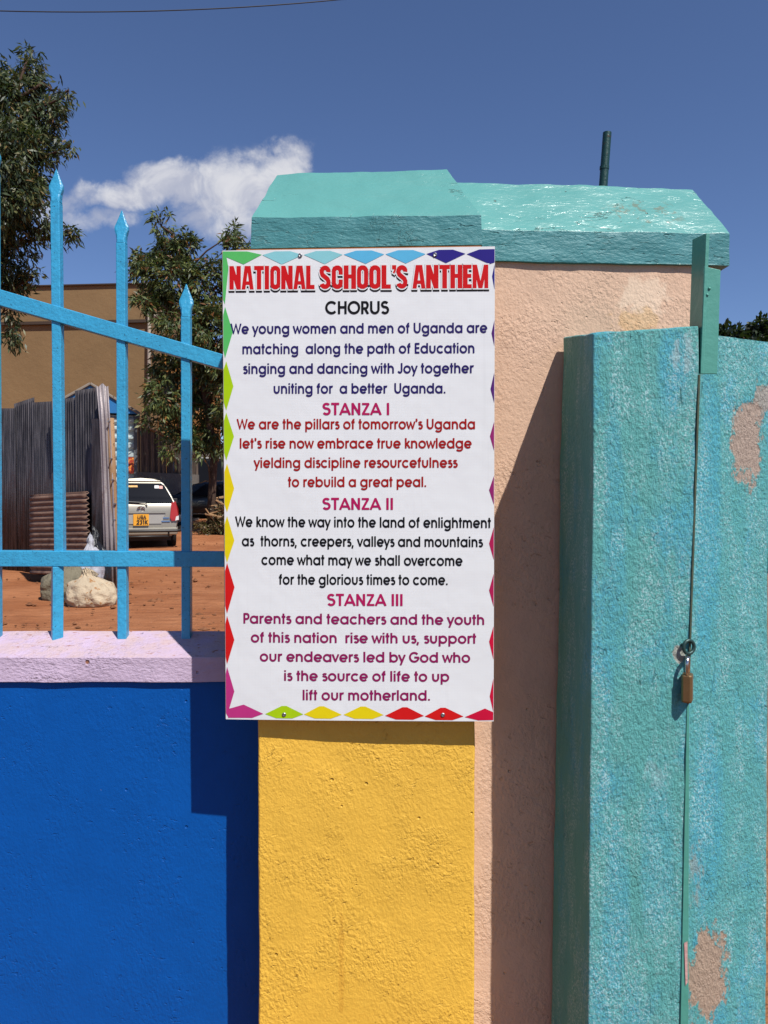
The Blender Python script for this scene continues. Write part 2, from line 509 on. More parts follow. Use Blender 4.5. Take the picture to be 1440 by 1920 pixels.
M['stone'] = plain('earth_clod', (0.20, 0.085, 0.04, 1), .9, 0, .2, .01, 30, .35)
M['drainpipe'] = plain('cream_plastic_pipe', (0.50, 0.43, 0.34, 1), .6)
M['chip_pink'] = plain('bare_pink_undercoat', (0.62, 0.36, 0.33, 1), .8, 0, .2, .003, 60, .12)


def leaf_mat(name, stops):
    m, t = mat(name)
    g = t.n('ShaderNodeNewGeometry')
    rnd = g.outputs['Random Per Island']
    col = t.ramp(rnd, stops)
    pos = g.outputs['Position']
    col = hsv_noise(t, col, pos, 1.6, .35)
    d = t.pbsdf(col, .48, 0, None, .4)
    tr = t.n('ShaderNodeBsdfTranslucent', Color=t.mix(.5, col, (0.10, 0.16, 0.02, 1)))
    ms = t.n('ShaderNodeMixShader', Fac=.22)
    t.set(ms.inputs[1], d)
    t.set(ms.inputs[2], tr.outputs[0])
    t.out(ms.outputs[0])
    return m


M['leaf'] = leaf_mat('long_leaf_green', [(0, (0.028, 0.045, 0.018)), (.3, (0.060, 0.092, 0.032)), (.62, (0.12, 0.155, 0.048)), (.86, (0.19, 0.21, 0.06)), (.95, (0.20, 0.075, 0.022)), (1, (0.26, 0.11, 0.035))])
M['leaf_dark'] = leaf_mat('dark_leaf_green', [(0, (0.016, 0.028, 0.014)), (.4, (0.038, 0.062, 0.026)), (.74, (0.09, 0.115, 0.044)), (.92, (0.17, 0.165, 0.06)), (1, (0.20, 0.10, 0.035))])
M['leaf_far'] = leaf_mat('deep_leaf_green', [(0, (0.006, 0.014, 0.006)), (.6, (0.013, 0.030, 0.010)), (1, (0.03, 0.055, 0.018))])
M['leaf_dry'] = leaf_mat('dry_brush', [(0, (0.05, 0.045, 0.016)), (.4, (0.12, 0.085, 0.04)), (.75, (0.24, 0.15, 0.075)), (1, (0.10, 0.13, 0.03))])


def ground_mat():
    m, t = mat('red_earth')
    pos = t.geo()
    st = t.mapv(pos, (.6, 2.2, 1))
    col = t.mix(t.mr(t.noise(pos, .9, 6, .6), .3, .7), (0.33, 0.118, 0.046, 1), (0.45, 0.185, 0.082, 1))
    col = t.mix(t.m('MULTIPLY', t.mr(t.noise(st, 5.0, 6, .68), .45, .70), .55), col, (0.19, 0.062, 0.026, 1))
    col = t.mix(t.m('MULTIPLY', t.mr(t.noise(st, 14.0, 6, .7), .58, .70), .6), col, (0.46, 0.22, 0.11, 1))
    col = t.mix(t.mr(t.noise(pos, 26.0, 4, .65), .68, .74), col, (0.07, 0.03, 0.018, 1))
    h = t.m('ADD', t.noise(st, 3.0, 6, .62), t.m('MULTIPLY', t.noise(pos, 28.0, 5, .65), .35))
    t.out(t.pbsdf(col, .92, 0, t.bump(h, 1, .06), .15))
    return m


M['ground'] = ground_mat()

# ------------------------------------------------------------------ object helpers


def tag(o, label=None, cat=None, group=None, kind=None):
    if label:
        o['label'] = label
    if cat:
        o['category'] = cat
    if group:
        o['group'] = group
    if kind:
        o['kind'] = kind
    return o


def thing(name, label, cat, loc=(0, 0, 0), group=None):
    o = bpy.data.objects.new(name, None)
    o.empty_display_size = 0.1
    COL.objects.link(o)
    o.location = loc
    return tag(o, label, cat, group)


class MB:
    """collects faces in world space, links them as one mesh object"""

    def __init__(s):
        s.v = []
        s.f = []

    def add(s, vs, fs):
        b = len(s.v)
        s.v += [Vector(v) for v in vs]
        s.f += [tuple(b + i for i in f) for f in fs]
        return s

    def hexa(s, p):
        """p: bottom 4 counter-clockwise from above, then top 4"""
        return s.add(p, [(3, 2, 1, 0), (4, 5, 6, 7), (0, 1, 5, 4), (1, 2, 6, 5), (2, 3, 7, 6), (3, 0, 4, 7)])

    def box(s, x0, x1, y0, y1, z0, z1):
        return s.hexa([(x0, y0, z0), (x1, y0, z0), (x1, y1, z0), (x0, y1, z0), (x0, y0, z1), (x1, y0, z1), (x1, y1, z1), (x0, y1, z1)])

    def obox(s, o, ax, ay, az, lx, ly, lz):
        """box from corner o along three axes"""
        o = Vector(o); X = Vector(ax) * lx; Y = Vector(ay) * ly; Z = Vector(az) * lz
        return s.hexa([o, o + X, o + X + Y, o + Y, o + Z, o + X + Z, o + X + Y + Z, o + Y + Z])

    def tube(s, pts, r, n=8, cap=True):
        pts = [Vector(p) for p in pts]
        rs = r if isinstance(r, (list, tuple)) else [r] * len(pts)
        rings = []
        ref = None
        for i, p in enumerate(pts):
            d = (pts[min(i + 1, len(pts) - 1)] - pts[max(i - 1, 0)]).normalized()
            if ref is None:
                ref = Vector((0, 0, 1)) if abs(d.z) < .9 else Vector((1, 0, 0))
            a = (ref - d * ref.dot(d)).normalized()
            ref = a
            b = d.cross(a)
            rings.append([p + (a * math.cos(k * 2 * math.pi / n) + b * math.sin(k * 2 * math.pi / n)) * rs[i] for k in range(n)])
        b0 = len(s.v)
        for rg in rings:
            s.v += rg
        for i in range(len(rings) - 1):
            for k in range(n):
                k2 = (k + 1) % n
                s.f.append((b0 + i * n + k, b0 + i * n + k2, b0 + (i + 1) * n + k2, b0 + (i + 1) * n + k))
        if cap:
            s.f.append(tuple(b0 + k for k in reversed(range(n))))
            s.f.append(tuple(b0 + (len(rings) - 1) * n + k for k in range(n)))
        return s

    def build(s, name, m, parent=None, base=None, smooth=False, bevel=0.0, rough=0.0, rough_size=.12, sub=0):
        """parent: the thing; base: origin for a top-level mesh"""
        org = Vector((0, 0, 0))
        if parent is not None:
            q = parent
            while q is not None:
                org += q.location
                q = q.parent
        elif base is not None:
            org = Vector(base)
        loc = Vector((0, 0, 0))
        if parent is not None:
            # the part's own origin sits in the middle of the part
            c = sum(s.v, Vector()) / max(1, len(s.v))
            loc = c - org
            org = c
        me = bpy.data.meshes.new(name)
        me.from_pydata([tuple(v - org) for v in s.v], [], s.f)
        me.validate()
        me.update()
        o = bpy.data.objects.new(name, me)
        COL.objects.link(o)
        o.location = loc if parent is not None else org
        if parent is not None:
            o.parent = parent
        me.materials.append(m)
        if smooth:
            for p in me.polygons:
                p.use_smooth = True
        if sub:
            md = o.modifiers.new('subdivide', 'SUBSURF')
            md.subdivision_type = 'SIMPLE'
            md.levels = md.render_levels = sub
        if rough:
            tx = bpy.data.textures.new(name + '_unevenness', 'CLOUDS')
            tx.noise_scale = rough_size
            tx.noise_depth = 3
            md = o.modifiers.new('uneven', 'DISPLACE')
            md.texture = tx
            md.texture_coords = 'GLOBAL'
            md.strength = rough
            md.mid_level = .5
            for p in me.polygons:
                p.use_smooth = True
        if bevel:
            md = o.modifiers.new('bevel', 'BEVEL')
            md.width = bevel
            md.segments = 3
            md.limit_method = 'ANGLE'
            md.angle_limit = R(27)
            md.harden_normals = bool(rough)
        return o


def sub_build(mb, name, m, part, **kw):
    return mb.build(name, m, part, **kw)


# ------------------------------------------------------------------ lettering: a geometric stroke alphabet
def arc(cx, cy, rx, ry, a0, a1, n=18):
    return [(cx + rx * math.cos(R(a0 + (a1 - a0) * i / n)), cy + ry * math.sin(R(a0 + (a1 - a0) * i / n))) for i in range(n + 1)]


SW = 0.188
CY = .375
RX, RY = .325, .305


def bowl(cx):
    return arc(cx, CY, RX, RY, 0, 360, 36)


GL = {
    'a': ([bowl(.46), [(.785, .75), (.785, 0)]], .95),
    'b': ([bowl(.49), [(.165, 1), (.165, 0)]], .95),
    'c': ([arc(.46, CY, RX, RY, 42, 318, 30)], .84),
    'd': ([bowl(.46), [(.785, 1), (.785, 0)]], .95),
    'e': ([[(.15, .36), (.785, .36)], arc(.46, CY, RX, RY, -3, 318, 34)], .90),
    'f': ([[(.21, 0), (.21, .80)] + arc(.38, .80, .17, .125, 180, 85, 10), [(.04, .68), (.42, .68)]], .46),
    'g': ([bowl(.46), [(.785, .75), (.785, -.02)] + arc(.46, -.02, RX, .21, 0, -150, 18)], .95),
    'h': ([[(.165, 1), (.165, 0)], arc(.42, .40, .255, .275, 180, 0, 18) + [(.675, 0)]], .84),
    'i': ([[(.165, .75), (.165, 0)], [(.165, 1.01), (.165, .87)]], .33),
    'k': ([[(.165, 1), (.165, 0)], [(.18, .30), (.56, .75)], [(.29, .43), (.63, 0)]], .67),
    'l': ([[(.165, 1), (.165, 0)]], .33),
    'm': ([[(.165, .75), (.165, 0)], arc(.39, .43, .225, .245, 180, 0, 16) + [(.615, 0)], arc(.84, .43, .225, .245, 180, 0, 16) + [(1.065, 0)]], 1.23),
    'n': ([[(.165, .75), (.165, 0)], arc(.42, .40, .255, .275, 180, 0, 18) + [(.675, 0)]], .84),
    'o': ([bowl(.46)], .92),
    'p': ([bowl(.49), [(.165, .75), (.165, -.28)]], .95),
    'r': ([[(.165, .75), (.165, 0)], arc(.41, .40, .245, .275, 180, 72, 10)], .50),
    's': ([arc(.30, .555, .175, .125, 32, 270, 16) + arc(.30, .25, .19, .18, 90, -148, 18)[1:]], .57),
    't': ([[(.21, .98), (.21, 0)], [(.03, .68), (.40, .68)]], .43),
    'u': ([[(.165, .75), (.165, .35)] + arc(.42, .35, .255, .275, 180, 360, 18) + [(.675, .75)]], .84),
    'v': ([[(.04, .75), (.33, .04), (.62, .75)]], .66),
    'w': ([[(.04, .75), (.27, .04), (.49, .66), (.71, .04), (.94, .75)]], .98),
    'y': ([[(.04, .75), (.335, .06)], [(.63, .75), (.20, -.28)]], .67),
    'A': ([[(.05, 0), (.44, .95), (.83, 0)], [(.2, .28), (.68, .28)]], .88),
    'B': ([[(.17, 0), (.17, 1)], [(.17, .925), (.38, .925)] + arc(.38, .735, .19, .19, 90, -90, 12) + [(.17, .545)], [(.17, .545), (.40, .545)] + arc(.40, .31, .22, .235, 90, -90, 12) + [(.17, .075)]], .70),
    'C': ([arc(.51, .5, .42, .425, 42, 318, 34)], .95),
    'E': ([[(.17, 0), (.17, 1)], [(.17, .925), (.6, .925)], [(.17, .52), (.58, .52)], [(.17, .075), (.6, .075)]], .67),
    'G': ([arc(.51, .5, .42, .425, 42, 360, 36), [(.52, .475), (.96, .475)]], 1.02),
    'H': ([[(.17, 0), (.17, 1)], [(.69, 0), (.69, 1)], [(.17, .53), (.69, .53)]], .86),
    'I': ([[(.17, 0), (.17, 1)]], .34),
    'J': ([[(.42, 1), (.42, .26)] + arc(.235, .26, .185, .185, 0, -165, 14)], .57),
    'K': ([[(.17, 0), (.17, 1)], [(.2, .42), (.66, 1)], [(.32, .56), (.70, 0)]], .74),
    'N': ([[(.17, 0), (.17, 1)], [(.14, .98), (.72, .02)], [(.69, 0), (.69, 1)]], .86),
    'O': ([arc(.51, .5, .42, .425, 0, 360, 40)], 1.02),
    'P': ([[(.17, 0), (.17, 1)], [(.17, .925), (.4, .925)] + arc(.4, .68, .20, .245, 90, -90, 14) + [(.17, .435)]], .67),
    'R': ([[(.17, 0), (.17, 1)], [(.17, .925), (.4, .925)] + arc(.4, .68, .20, .245, 90, -90, 14) + [(.17, .435)], [(.37, .45), (.63, 0)]], .72),
    'S': ([arc(.35, .735, .225, .19, 30, 270, 18) + arc(.35, .31, .25, .235, 90, -150, 20)[1:]], .70),
    'T': ([[(.03, .925), (.67, .925)], [(.35, 0), (.35, .925)]], .70),
    'U': ([[(.165, 1), (.165, .38)] + arc(.46, .38, .295, .305, 180, 360, 20) + [(.755, 1)]], .92),
    'W': ([[(.04, 1), (.32, .05), (.59, .93), (.86, .05), (1.14, 1)]], 1.18),
    'Z': ([[(.06, .925), (.63, .925)], [(.58, .93), (.12, .07)], [(.06, .075), (.66, .075)]], .72),
    '1': ([[(.3, 0), (.3, 1)], [(.12, .8), (.3, .95)]], .5),
    '2': ([arc(.33, .70, .23, .23, 170, -30, 16) + [(.10, .075), (.60, .075)]], .68),
    '3': ([arc(.31, .735, .2, .19, 150, -90, 14), arc(.31, .31, .235, .235, 90, -150, 16)], .66),
    '\u2019': ([[(.16, 1.02), (.16, .88)], [(.185, .92), (.185, .86), (.13, .72)]], .30),
    ',': ([[(.17, .13), (.08, -.17)]], .33),
    '.': ([[(.165, 0), (.165, .155)]], .33),
    ' ': ([], .36),
}
# heavy condensed capitals of the title
TW = .232
TITLE = {
    'N': ([([(.12, 0), (.12, 1)], TW), ([(.50, 0), (.50, 1)], TW), ([(.10, 1.06), (.52, -.06)], .20)], .66),
    'A': ([([(.09, -.05), (.27, 1.05)], .20), ([(.55, -.05), (.37, 1.05)], .20), ([(.18, .27), (.46, .27)], .15)], .67),
    'T': ([([(.0, .91), (.52, .91)], .18), ([(.26, 0), (.26, .9)], TW)], .54),
    'I': ([([(.14, 0), (.14, 1)], TW)], .30),
    'O': ([([(.12, .24), (.12, .76)] + arc(.29, .76, .17, .145, 180, 0, 12) + [(.46, .24)] + arc(.29, .24, .17, .145, 0, -180, 12), .20)], .60),
    'L': ([([(.12, 0), (.12, 1)], TW), ([(.12, .09), (.45, .09)], .18)], .48),
    'S': ([(arc(.28, .75, .165, .15, -12, 180, 14) + [(.12, .70), (.16, .60), (.40, .42), (.445, .32)] + arc(.28, .25, .165, .15, 0, -168, 14), .20)], .58),
    'C': ([([(.455, .61), (.455, .76)] + arc(.29, .76, .165, .145, 0, 180, 12) + [(.125, .24)] + arc(.29, .24, .165, .145, 180, 360, 12) + [(.455, .40)], .20)], .60),
    'H': ([([(.12, 0), (.12, 1)], TW), ([(.48, 0), (.48, 1)], TW), ([(.12, .53), (.48, .53)], .17)], .62),
    'E': ([([(.12, 0), (.12, 1)], TW), ([(.12, .915), (.43, .915)], .17), ([(.12, .525), (.42, .525)], .17), ([(.12, .085), (.44, .085)], .17)], .47),
    'M': ([([(.11, 0), (.11, 1)], .19), ([(.69, 0), (.69, 1)], .19), ([(.13, 1.05), (.40, -.05)], .17), ([(.67, 1.05), (.40, -.05)], .17)], .82),
    '\u2019': ([([(.13, 1.0), (.13, .82)], .20), ([(.18, .86), (.17, .78), (.10, .66)], .09)], .22),
}


def ribbon(pts, w, ext=0.0):
    """quads of a stroke with mitred joints"""
    P2 = [Vector((p[0], p[1])) for p in pts]
    closed = (P2[0] - P2[-1]).length < 1e-4
    if ext and not closed:
        P2[0] = P2[0] + (P2[0] - P2[1]).normalized() * ext
        P2[-1] = P2[-1] + (P2[-1] - P2[-2]).normalized() * ext
    n = len(P2)
    L, Rr = [], []
    for i in range(n):
        if closed and i in (0, n - 1):
            a, b = P2[n - 2], P2[1]
        else:
            a, b = P2[max(i - 1, 0)], P2[min(i + 1, n - 1)]
        d1 = (P2[i] - a)
        d2 = (b - P2[i])
        d1 = d1.normalized() if d1.length > 1e-9 else d2.normalized()
        d2 = d2.normalized() if d2.length > 1e-9 else d1
        n1 = Vector((-d1.y, d1.x))
        n2 = Vector((-d2.y, d2.x))
        mm = (n1 + n2)
        mm = mm.normalized() if mm.length > 1e-6 else n1
        k = min(1.0 / max(mm.dot(n1), 0.25), 2.4)
        L.append(P2[i] + mm * (w / 2 * k))
        Rr.append(P2[i] - mm * (w / 2 * k))
    return [[Rr[i], Rr[i + 1], L[i + 1], L[i]] for i in range(n - 1)]


def clip_y(poly, lo, hi):
    def cl(pl, f, inter):
        out = []
        for i in range(len(pl)):
            a, b = pl[i - 1], pl[i]
            if f(b):
                if not f(a):
                    out.append(inter(a, b))
                out.append(b)
            elif f(a):
                out.append(inter(a, b))
        return out
    for (yy, f) in ((lo, lambda p: p.y >= lo - 1e-9), (hi, lambda p: p.y <= hi + 1e-9)):
        poly = cl(poly, f, lambda a, b: a + (b - a) * ((yy - a.y) / (b.y - a.y)))
        if len(poly) < 3:
            return []
    return poly


_cache = {}


def glyph(ch, title=False, grow=0.0, slim=0.0):
    key = (ch, title, grow, slim)
    if key in _cache:
        return _cache[key]
    if title:
        strokes, adv = TITLE[ch]
    else:
        st, adv = GL[ch]
        strokes = [(s, SW) for s in st]
    polys = []
    for pts, w in strokes:
        for q in ribbon(pts, w + 2 * grow - slim, grow if title else 0.0):
            if title:
                q = clip_y(q, 0 - grow, 1 + grow)
            elif ch == 'A':
                q = clip_y(q, 0, 1)
            elif ch in 'vw':
                q = clip_y(q, 0, .75)
            elif ch == 'W':
                q = clip_y(q, 0, 1)
            elif ch == 'y':
                q = clip_y(q, -.28, .75)
            elif ch == 'k':
                q = clip_y(q, 0, 1 if abs(pts[0][0] - pts[1][0]) < .01 else .75)
            elif ch in 'KNRZ':
                q = clip_y(q, 0, 1)
            if len(q) >= 3:
                polys.append(q)
    vs, fs = [], []
    for q in polys:
        ar = sum(q[i - 1].x * q[i].y - q[i].x * q[i - 1].y for i in range(len(q)))
        if abs(ar) < 1e-7:
            continue
        if ar < 0:
            q = q[::-1]
        b = len(vs)
        vs += q
        fs.append(list(range(b, b + len(q))))
    if not fs:
        r = ([], [], adv)
    else:
        ov, oe, of, _, _, orig = delaunay_2d_cdt(vs, [], fs, 0, 1e-5)
        def inside(p):
            for q in fs:
                if all((vs[q[i]] - vs[q[i - 1]]).cross(p - vs[q[i - 1]]) >= -1e-9 for i in range(len(q))):
                    return True
            return False
        keep = [f for f in of if inside(sum((ov[i] for i in f), Vector((0, 0))) / len(f))]
        r = ([tuple(v) for v in ov], [tuple(f) for f in keep], adv)
    _cache[key] = r
    return r


def text_mesh(text, title=False, grow=0.0):
    """(verts, faces) in font units; x runs over the inked width, normalised to 0..1"""
    x = 0
    V, Fc = [], []
    for ch in text:
        v, f, adv = glyph(ch, title, grow)
        b = len(V)
        V += [(p[0] + x, p[1]) for p in v]
        Fc += [tuple(b + i for i in q) for q in f]
        x += adv
    x0 = min(p[0] for p in V)
    x1 = max(p[0] for p in V)
    return V, Fc, x0, x1


# ================================================================== THE SETTING
def ground_z(x, y):
    if y < 2.15:
        z = -0.32
    elif y < 6.0:
        k = (y - 2.15) / 3.85
        z = -0.32 + 0.32 * (k * k * (3 - 2 * k))
    elif y < 19:
        z = 0
    else:
        z = 0.40 * min(1, (y - 19) / 9.0)
    return z


def build_ground():
    xs = np.unique(np.concatenate([np.linspace(-16, 8, 121), np.linspace(-600, -16, 14), np.linspace(8, 600, 14)]))
    ys = np.unique(np.concatenate([np.linspace(2.15, 6.0, 16), np.linspace(6, 30, 121), [-600, -60, -10, 0, 1, 2.1], np.linspace(30, 900, 12)]))
    vs = []
    for y in ys:
        for x in xs:
            z = ground_z(x, y)
            if y > 3:
                z += 0.035 * (mnoise.fractal(Vector((x * .7, y * .7, 0)), 1.0, 2.0, 4)) * min(1, (y - 3) / 3) * (1 if y < 40 else 0)
            vs.append((x, y, z))
    nx = len(xs)
    fs = [(j * nx + i, j * nx + i + 1, (j + 1) * nx + i + 1, (j + 1) * nx + i) for j in range(len(ys) - 1) for i in range(nx - 1)]
    o = MB().add(vs, fs).build('ground', M['ground'], smooth=True)
    tag(o, 'red earth ground of the yard behind the fence', 'ground', kind='structure')


build_ground()
M['bounce_brown'] = plain('bounce_sheet_brown', (0.15, 0.075, 0.04, 1), .9, 0, .3, .004, 60, .2)  # brown chosen for the warm, dim light it bounces onto the walls
tag(MB().add([(-60, -40, -.316), (60, -40, -.316), (60, 1.35, -.316), (-60, 1.35, -.316)], [(0, 1, 2, 3)]).build('bounce_ground', M['bounce_brown']), 'unseen brown sheet added in front of the wall for its bounced light', 'bounce_ground', kind='structure')  # sheet below the view, added over the ground to tone bounced light
BOT = -0.34

# ---- yellow pillar with its coping
DY, DP, DB = 1.827, 1.915, 1.99      # distances of the yellow face, the pink face and the blue face


def at(px, d):
    return (px - 720.0) / F * d


def zat(py, d):
    return P(720, py, d).z


def pillar_box(name, m, x0, x1, x0t, x1t, yf0, yf1, yb, zb, zt, parent, **kw):
    mb = MB().hexa([(x0, yf0, zb), (x1, yf1, zb), (x1, yb, zb), (x0, yb, zb), (x0t, yf0, zt), (x1t, yf1, zt), (x1t, yb, zt), (x0t, yb, zt)])
    return mb.build(name, m, parent, **kw)


def coping(name, parent, fl, fr, tl, tr, rl, rr, back, ridge_back):
    """band with sloped hipped top. fl/fr bottom front corners, tl/tr top of band, rl/rr ridge front corners"""
    b = lambda p, y: Vector((p.x, y, p.z))
    V = [fl, fr, b(fr, back), b(fl, back), tl, tr, b(tr, back), b(tl, back), rl, rr, b(rr, ridge_back), b(rl, ridge_back)]
    fs = [(3, 2, 1, 0), (0, 1, 5, 4), (1, 2, 6, 5), (2, 3, 7, 6), (3, 0, 4, 7), (4, 5, 9, 8), (5, 6, 10, 9), (6, 7, 11, 10), (7, 4, 8, 11), (8, 9, 10, 11)]
    return MB().add(V, fs).build(name, M['coping'], parent, bevel=.007, sub=5, rough=.010, rough_size=.10)


pil = thing('gate_pillar', 'yellow painted plaster pillar with a turquoise coping behind the anthem board', 'pillar', (at(686, DY), 2.0, BOT))
zt_y = zat(463, DY)
pillar_box('shaft', M['yellow'], at(481.5, DY), at(892, DY), at(482, DY), at(891, DY), DY, DY, 2.235, BOT, zt_y + .01, pil, bevel=.006, sub=5, rough=.006, rough_size=.09)
dc = DY - .012
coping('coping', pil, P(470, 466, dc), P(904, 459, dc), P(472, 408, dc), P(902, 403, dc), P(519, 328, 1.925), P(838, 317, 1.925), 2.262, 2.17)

# ---- pink wall
pw = thing('pink_wall', 'short pink plastered wall with a turquoise coping right of the yellow pillar', 'wall', (at(1130, DP), 2.05, BOT))
DPR = 1.955
zt_p = zat(492, DP) + .01
MB().hexa([(at(893, DY) + .0005, DP, BOT), (at(1332, DPR), DPR, BOT), (at(1332, DPR), 2.23, BOT), (at(893, DY) + .0005, 2.23, BOT),
           (at(892, DY) + .0015, DP, zt_p), (at(1334, DPR), DPR, zt_p), (at(1334, DPR), 2.23, zt_p), (at(892, DY) + .0015, 2.23, zt_p)]) \
    .build('wall_body', M['pink'], pw, bevel=.005, sub=5, rough=.006, rough_size=.10)
x_cut = at(905, dc) - .07
p0, p1 = P(912, 487, DP - .012), P(1368, 498, DPR - .012)
q0, q1 = P(912, 430, DP - .012), P(1367, 438, DPR - .012)
r0, r1 = P(872, 342, 2.012), P(1300, 354, 2.050)
for v in (p0, q0):
    v.x = x_cut
r0.x = x_cut
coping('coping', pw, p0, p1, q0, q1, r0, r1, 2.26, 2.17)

# ---- blue low wall with its lilac cap
bw = thing('low_wall', 'royal blue painted low wall under a lilac cap left of the yellow pillar', 'wall', (at(200, DB), 2.1, BOT))
XL = at(-330, DB)
z_cap_b = zat(1279, DB)
MB().box(XL, at(481.5, DY) - .002, DB, 2.125, BOT, z_cap_b + .004).build('wall_body', M['blue'], bw, bevel=.004, sub=5, rough=.005, rough_size=.16)
zc0 = zat(1279, DB - .012)
zc1 = zat(1233, DB - .012)
xr = at(481.5, DY) - .002
zcb = zat(1183, 2.135)
MB().hexa([(XL, DB - .012, zc0), (xr, DB - .012, zc0), (xr, 2.135, zc0), (XL, 2.135, zc0),
           (XL, DB - .010, zc1), (xr, DB - .010, zc1), (xr, 2.135, zcb), (XL, 2.135, zcb)]).build('wall_cap', M['lilac'], bw, bevel=.006, sub=5, rough=.007, rough_size=.09)

# ---- turquoise plaster pier of the gate
gp = thing('gate_pier', 'rough turquoise plastered gate pier standing in front of the pink wall', 'pier', (at(1200, 1.68), 1.75, BOT))
a_t, b_t, c_t = P(1055, 632, 1.912), P(1113, 625, 1.658), P(1312, 609, 1.685)
BY = 2520


def low(p_t, px_b, d):
    """the foot of an edge: photo column px_b at row 1920, carried on down to the ground"""
    q = P(px_b, 1920, d)
    k = (BOT - p_t.z) / (q.z - p_t.z)
    return Vector((p_t.x + (q.x - p_t.x) * k, d, BOT))


a_b, b_b, c_b = low(a_t, 1033, 1.912), low(b_t, 1103, 1.658), low(c_t, 1279, 1.685)
d_t = Vector((c_t.x + .012, 1.912, c_t.z + .02))
d_b = Vector((c_b.x + .012, 1.912, BOT))
m_pier = gate_mat('weathered_turquoise_pier_paint',
                  [(P(1277, 660, 1.687), (.024, .2, .05), (0.42, 0.60, 0.62, 1), 2.0, .75, .02),
                   (P(1222, 1450, 1.69), (.022, .2, .03), (0.38, 0.62, 0.64, 1), 2.4, .5, .0),
                   (P(1272, 1225, 1.687), (.013, .2, .02), (0.55, 0.44, 0.36, 1), 1.2, .7, .1)],
                  [(P(1262, 690, 1.687), (.05, .2, .13), 1.0), (P(1145, 1000, 1.69), (.03, .2, .35), .7), (P(1150, 1700, 1.69), (.04, .2, .25), .8),
                   (P(1230, 1600, 1.69), (.05, .2, .2), .6)], .12)
MB().hexa([b_b, c_b, d_b, a_b, b_t, c_t, d_t, a_t]).build('pier_body', m_pier, gp, bevel=.007, sub=5, rough=.009, rough_size=.11)

# ---- turquoise gate leaf to the right
gl_ = thing('gate_leaf', 'weathered turquoise gate leaf with bare beige patches at the right edge of the photo', 'gate', (at(1380, 1.93), 1.95, BOT))
l_t, r_t = P(1306, 626, 1.895), P(1442, 641, 1.965)
l_b, r_b = low(l_t, 1262, 1.895), low(r_t, 1436, 1.965)
m_leaf = gate_mat('weathered_turquoise_leaf_paint',
                  [(P(1402, 830, 1.94), (.047, .3, .105), (0.52, 0.40, 0.325, 1), 1.5, 1.0, .12),
                   (P(1432, 745, 1.96), (.03, .3, .04), (0.52, 0.40, 0.325, 1), 2.3, .8, .12),
                   (P(1325, 1830, 1.92), (.055, .3, .125), (0.52, 0.38, 0.285, 1), 1.6, 1.0, .12),
                   (P(1305, 1640, 1.91), (.02, .3, .08), (0.50, 0.42, 0.36, 1), 3.0, .45, .04)],
                  [(P(1330, 1000, 1.90), (.045, .3, .5), 1.0), (P(1330, 1550, 1.90), (.06, .3, .35), 1.0)], .42)
gt = .045
MB().hexa([l_b, r_b, r_b + Vector((-.01, gt, 0)), l_b + Vector((0, gt, 0)), l_t, r_t, r_t + Vector((-.01, gt, 0)), l_t + Vector((0, gt, 0))]) \
    .build('leaf_panel', m_leaf, gl_, bevel=.005, sub=5, rough=.007, rough_size=.11)
# green steel edge strip seen in the joint
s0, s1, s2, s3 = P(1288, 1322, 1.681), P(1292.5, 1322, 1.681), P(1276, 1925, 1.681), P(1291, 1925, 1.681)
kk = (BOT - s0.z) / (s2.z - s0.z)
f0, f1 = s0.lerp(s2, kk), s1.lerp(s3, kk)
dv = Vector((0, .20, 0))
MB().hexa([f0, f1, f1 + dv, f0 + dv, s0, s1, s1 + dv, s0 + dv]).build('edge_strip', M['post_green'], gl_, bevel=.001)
M['seam_shade'] = plain('brown_green_seam_shade', (0.085, 0.105, 0.07, 1), .8, 0, .2, .002, 60, .3)  # brownish joint colour, darkened to paint in the shade of the gap
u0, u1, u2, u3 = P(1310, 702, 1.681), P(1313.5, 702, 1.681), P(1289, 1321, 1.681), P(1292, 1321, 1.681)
MB().hexa([u2, u3, u3 + dv, u2 + dv, u0, u1, u1 + dv, u0 + dv]).build('seam_shade_strip', M['seam_shade'], gl_)  # added strip standing in for the dark gap between pier and leaf
MB().hexa([P(1285.5, 1848, 1.6790), P(1289.5, 1842, 1.6790), P(1289.5, 1842, 1.6825), P(1285.5, 1848, 1.6825), P(1283, 1768, 1.6790), P(1289, 1765, 1.6790), P(1289, 1765, 1.6825), P(1283, 1768, 1.6825)]) \
    .build('paint_chip', M['chip_pink'], gl_)

# ---- angle iron post
ap = thing('angle_post', 'green painted angle iron post rising above the turquoise gate', 'post', P(1322, 700, 1.682))
mb = MB()
yF = 1.682
A0, A1, A2, A3 = P(1320.5, 505, yF), P(1351, 505, yF), P(1313.5, 701, yF), P(1345, 701, yF)
th = Vector((0, .006, 0))
mb.hexa([A2, A3, A3 + th, A2 + th, P(1320, 499, yF), P(1351.5, 506, yF), P(1351.5, 506, yF) + th, P(1320, 499, yF) + th])
mb.build('front_flange', M['post_green'], ap, bevel=.0012)
mb = MB()
B0 = P(1324, 437, yF - .001); B1 = P(1331, 437, yF - .001)
C0 = P(1313.5, 701, yF - .001); C1 = P(1319, 701, yF - .001)
b0 = P(1298, 449, 1.752); c0 = P(1290, 700, 1.752)
tk = Vector((.008, 0, 0))
mb.hexa([C0, C1, c0 + tk, c0, B0, B1, b0 + tk, b0])
mb.build('side_flange', M['post_green'], ap, bevel=.001)
for (sx, sy) in ((1326, 553), (1330, 541)):
    c = P(sx, sy, yF)
    bm = bmesh.new()
    bmesh.ops.create_uvsphere(bm, u_segments=12, v_segments=8, radius=.0035)
    MB().add([v.co + c for v in bm.verts], [tuple(v.index for v in f.verts) for f in bm.faces]).build('weld_bead', M['post_green'], ap, smooth=True)
    bm.free()

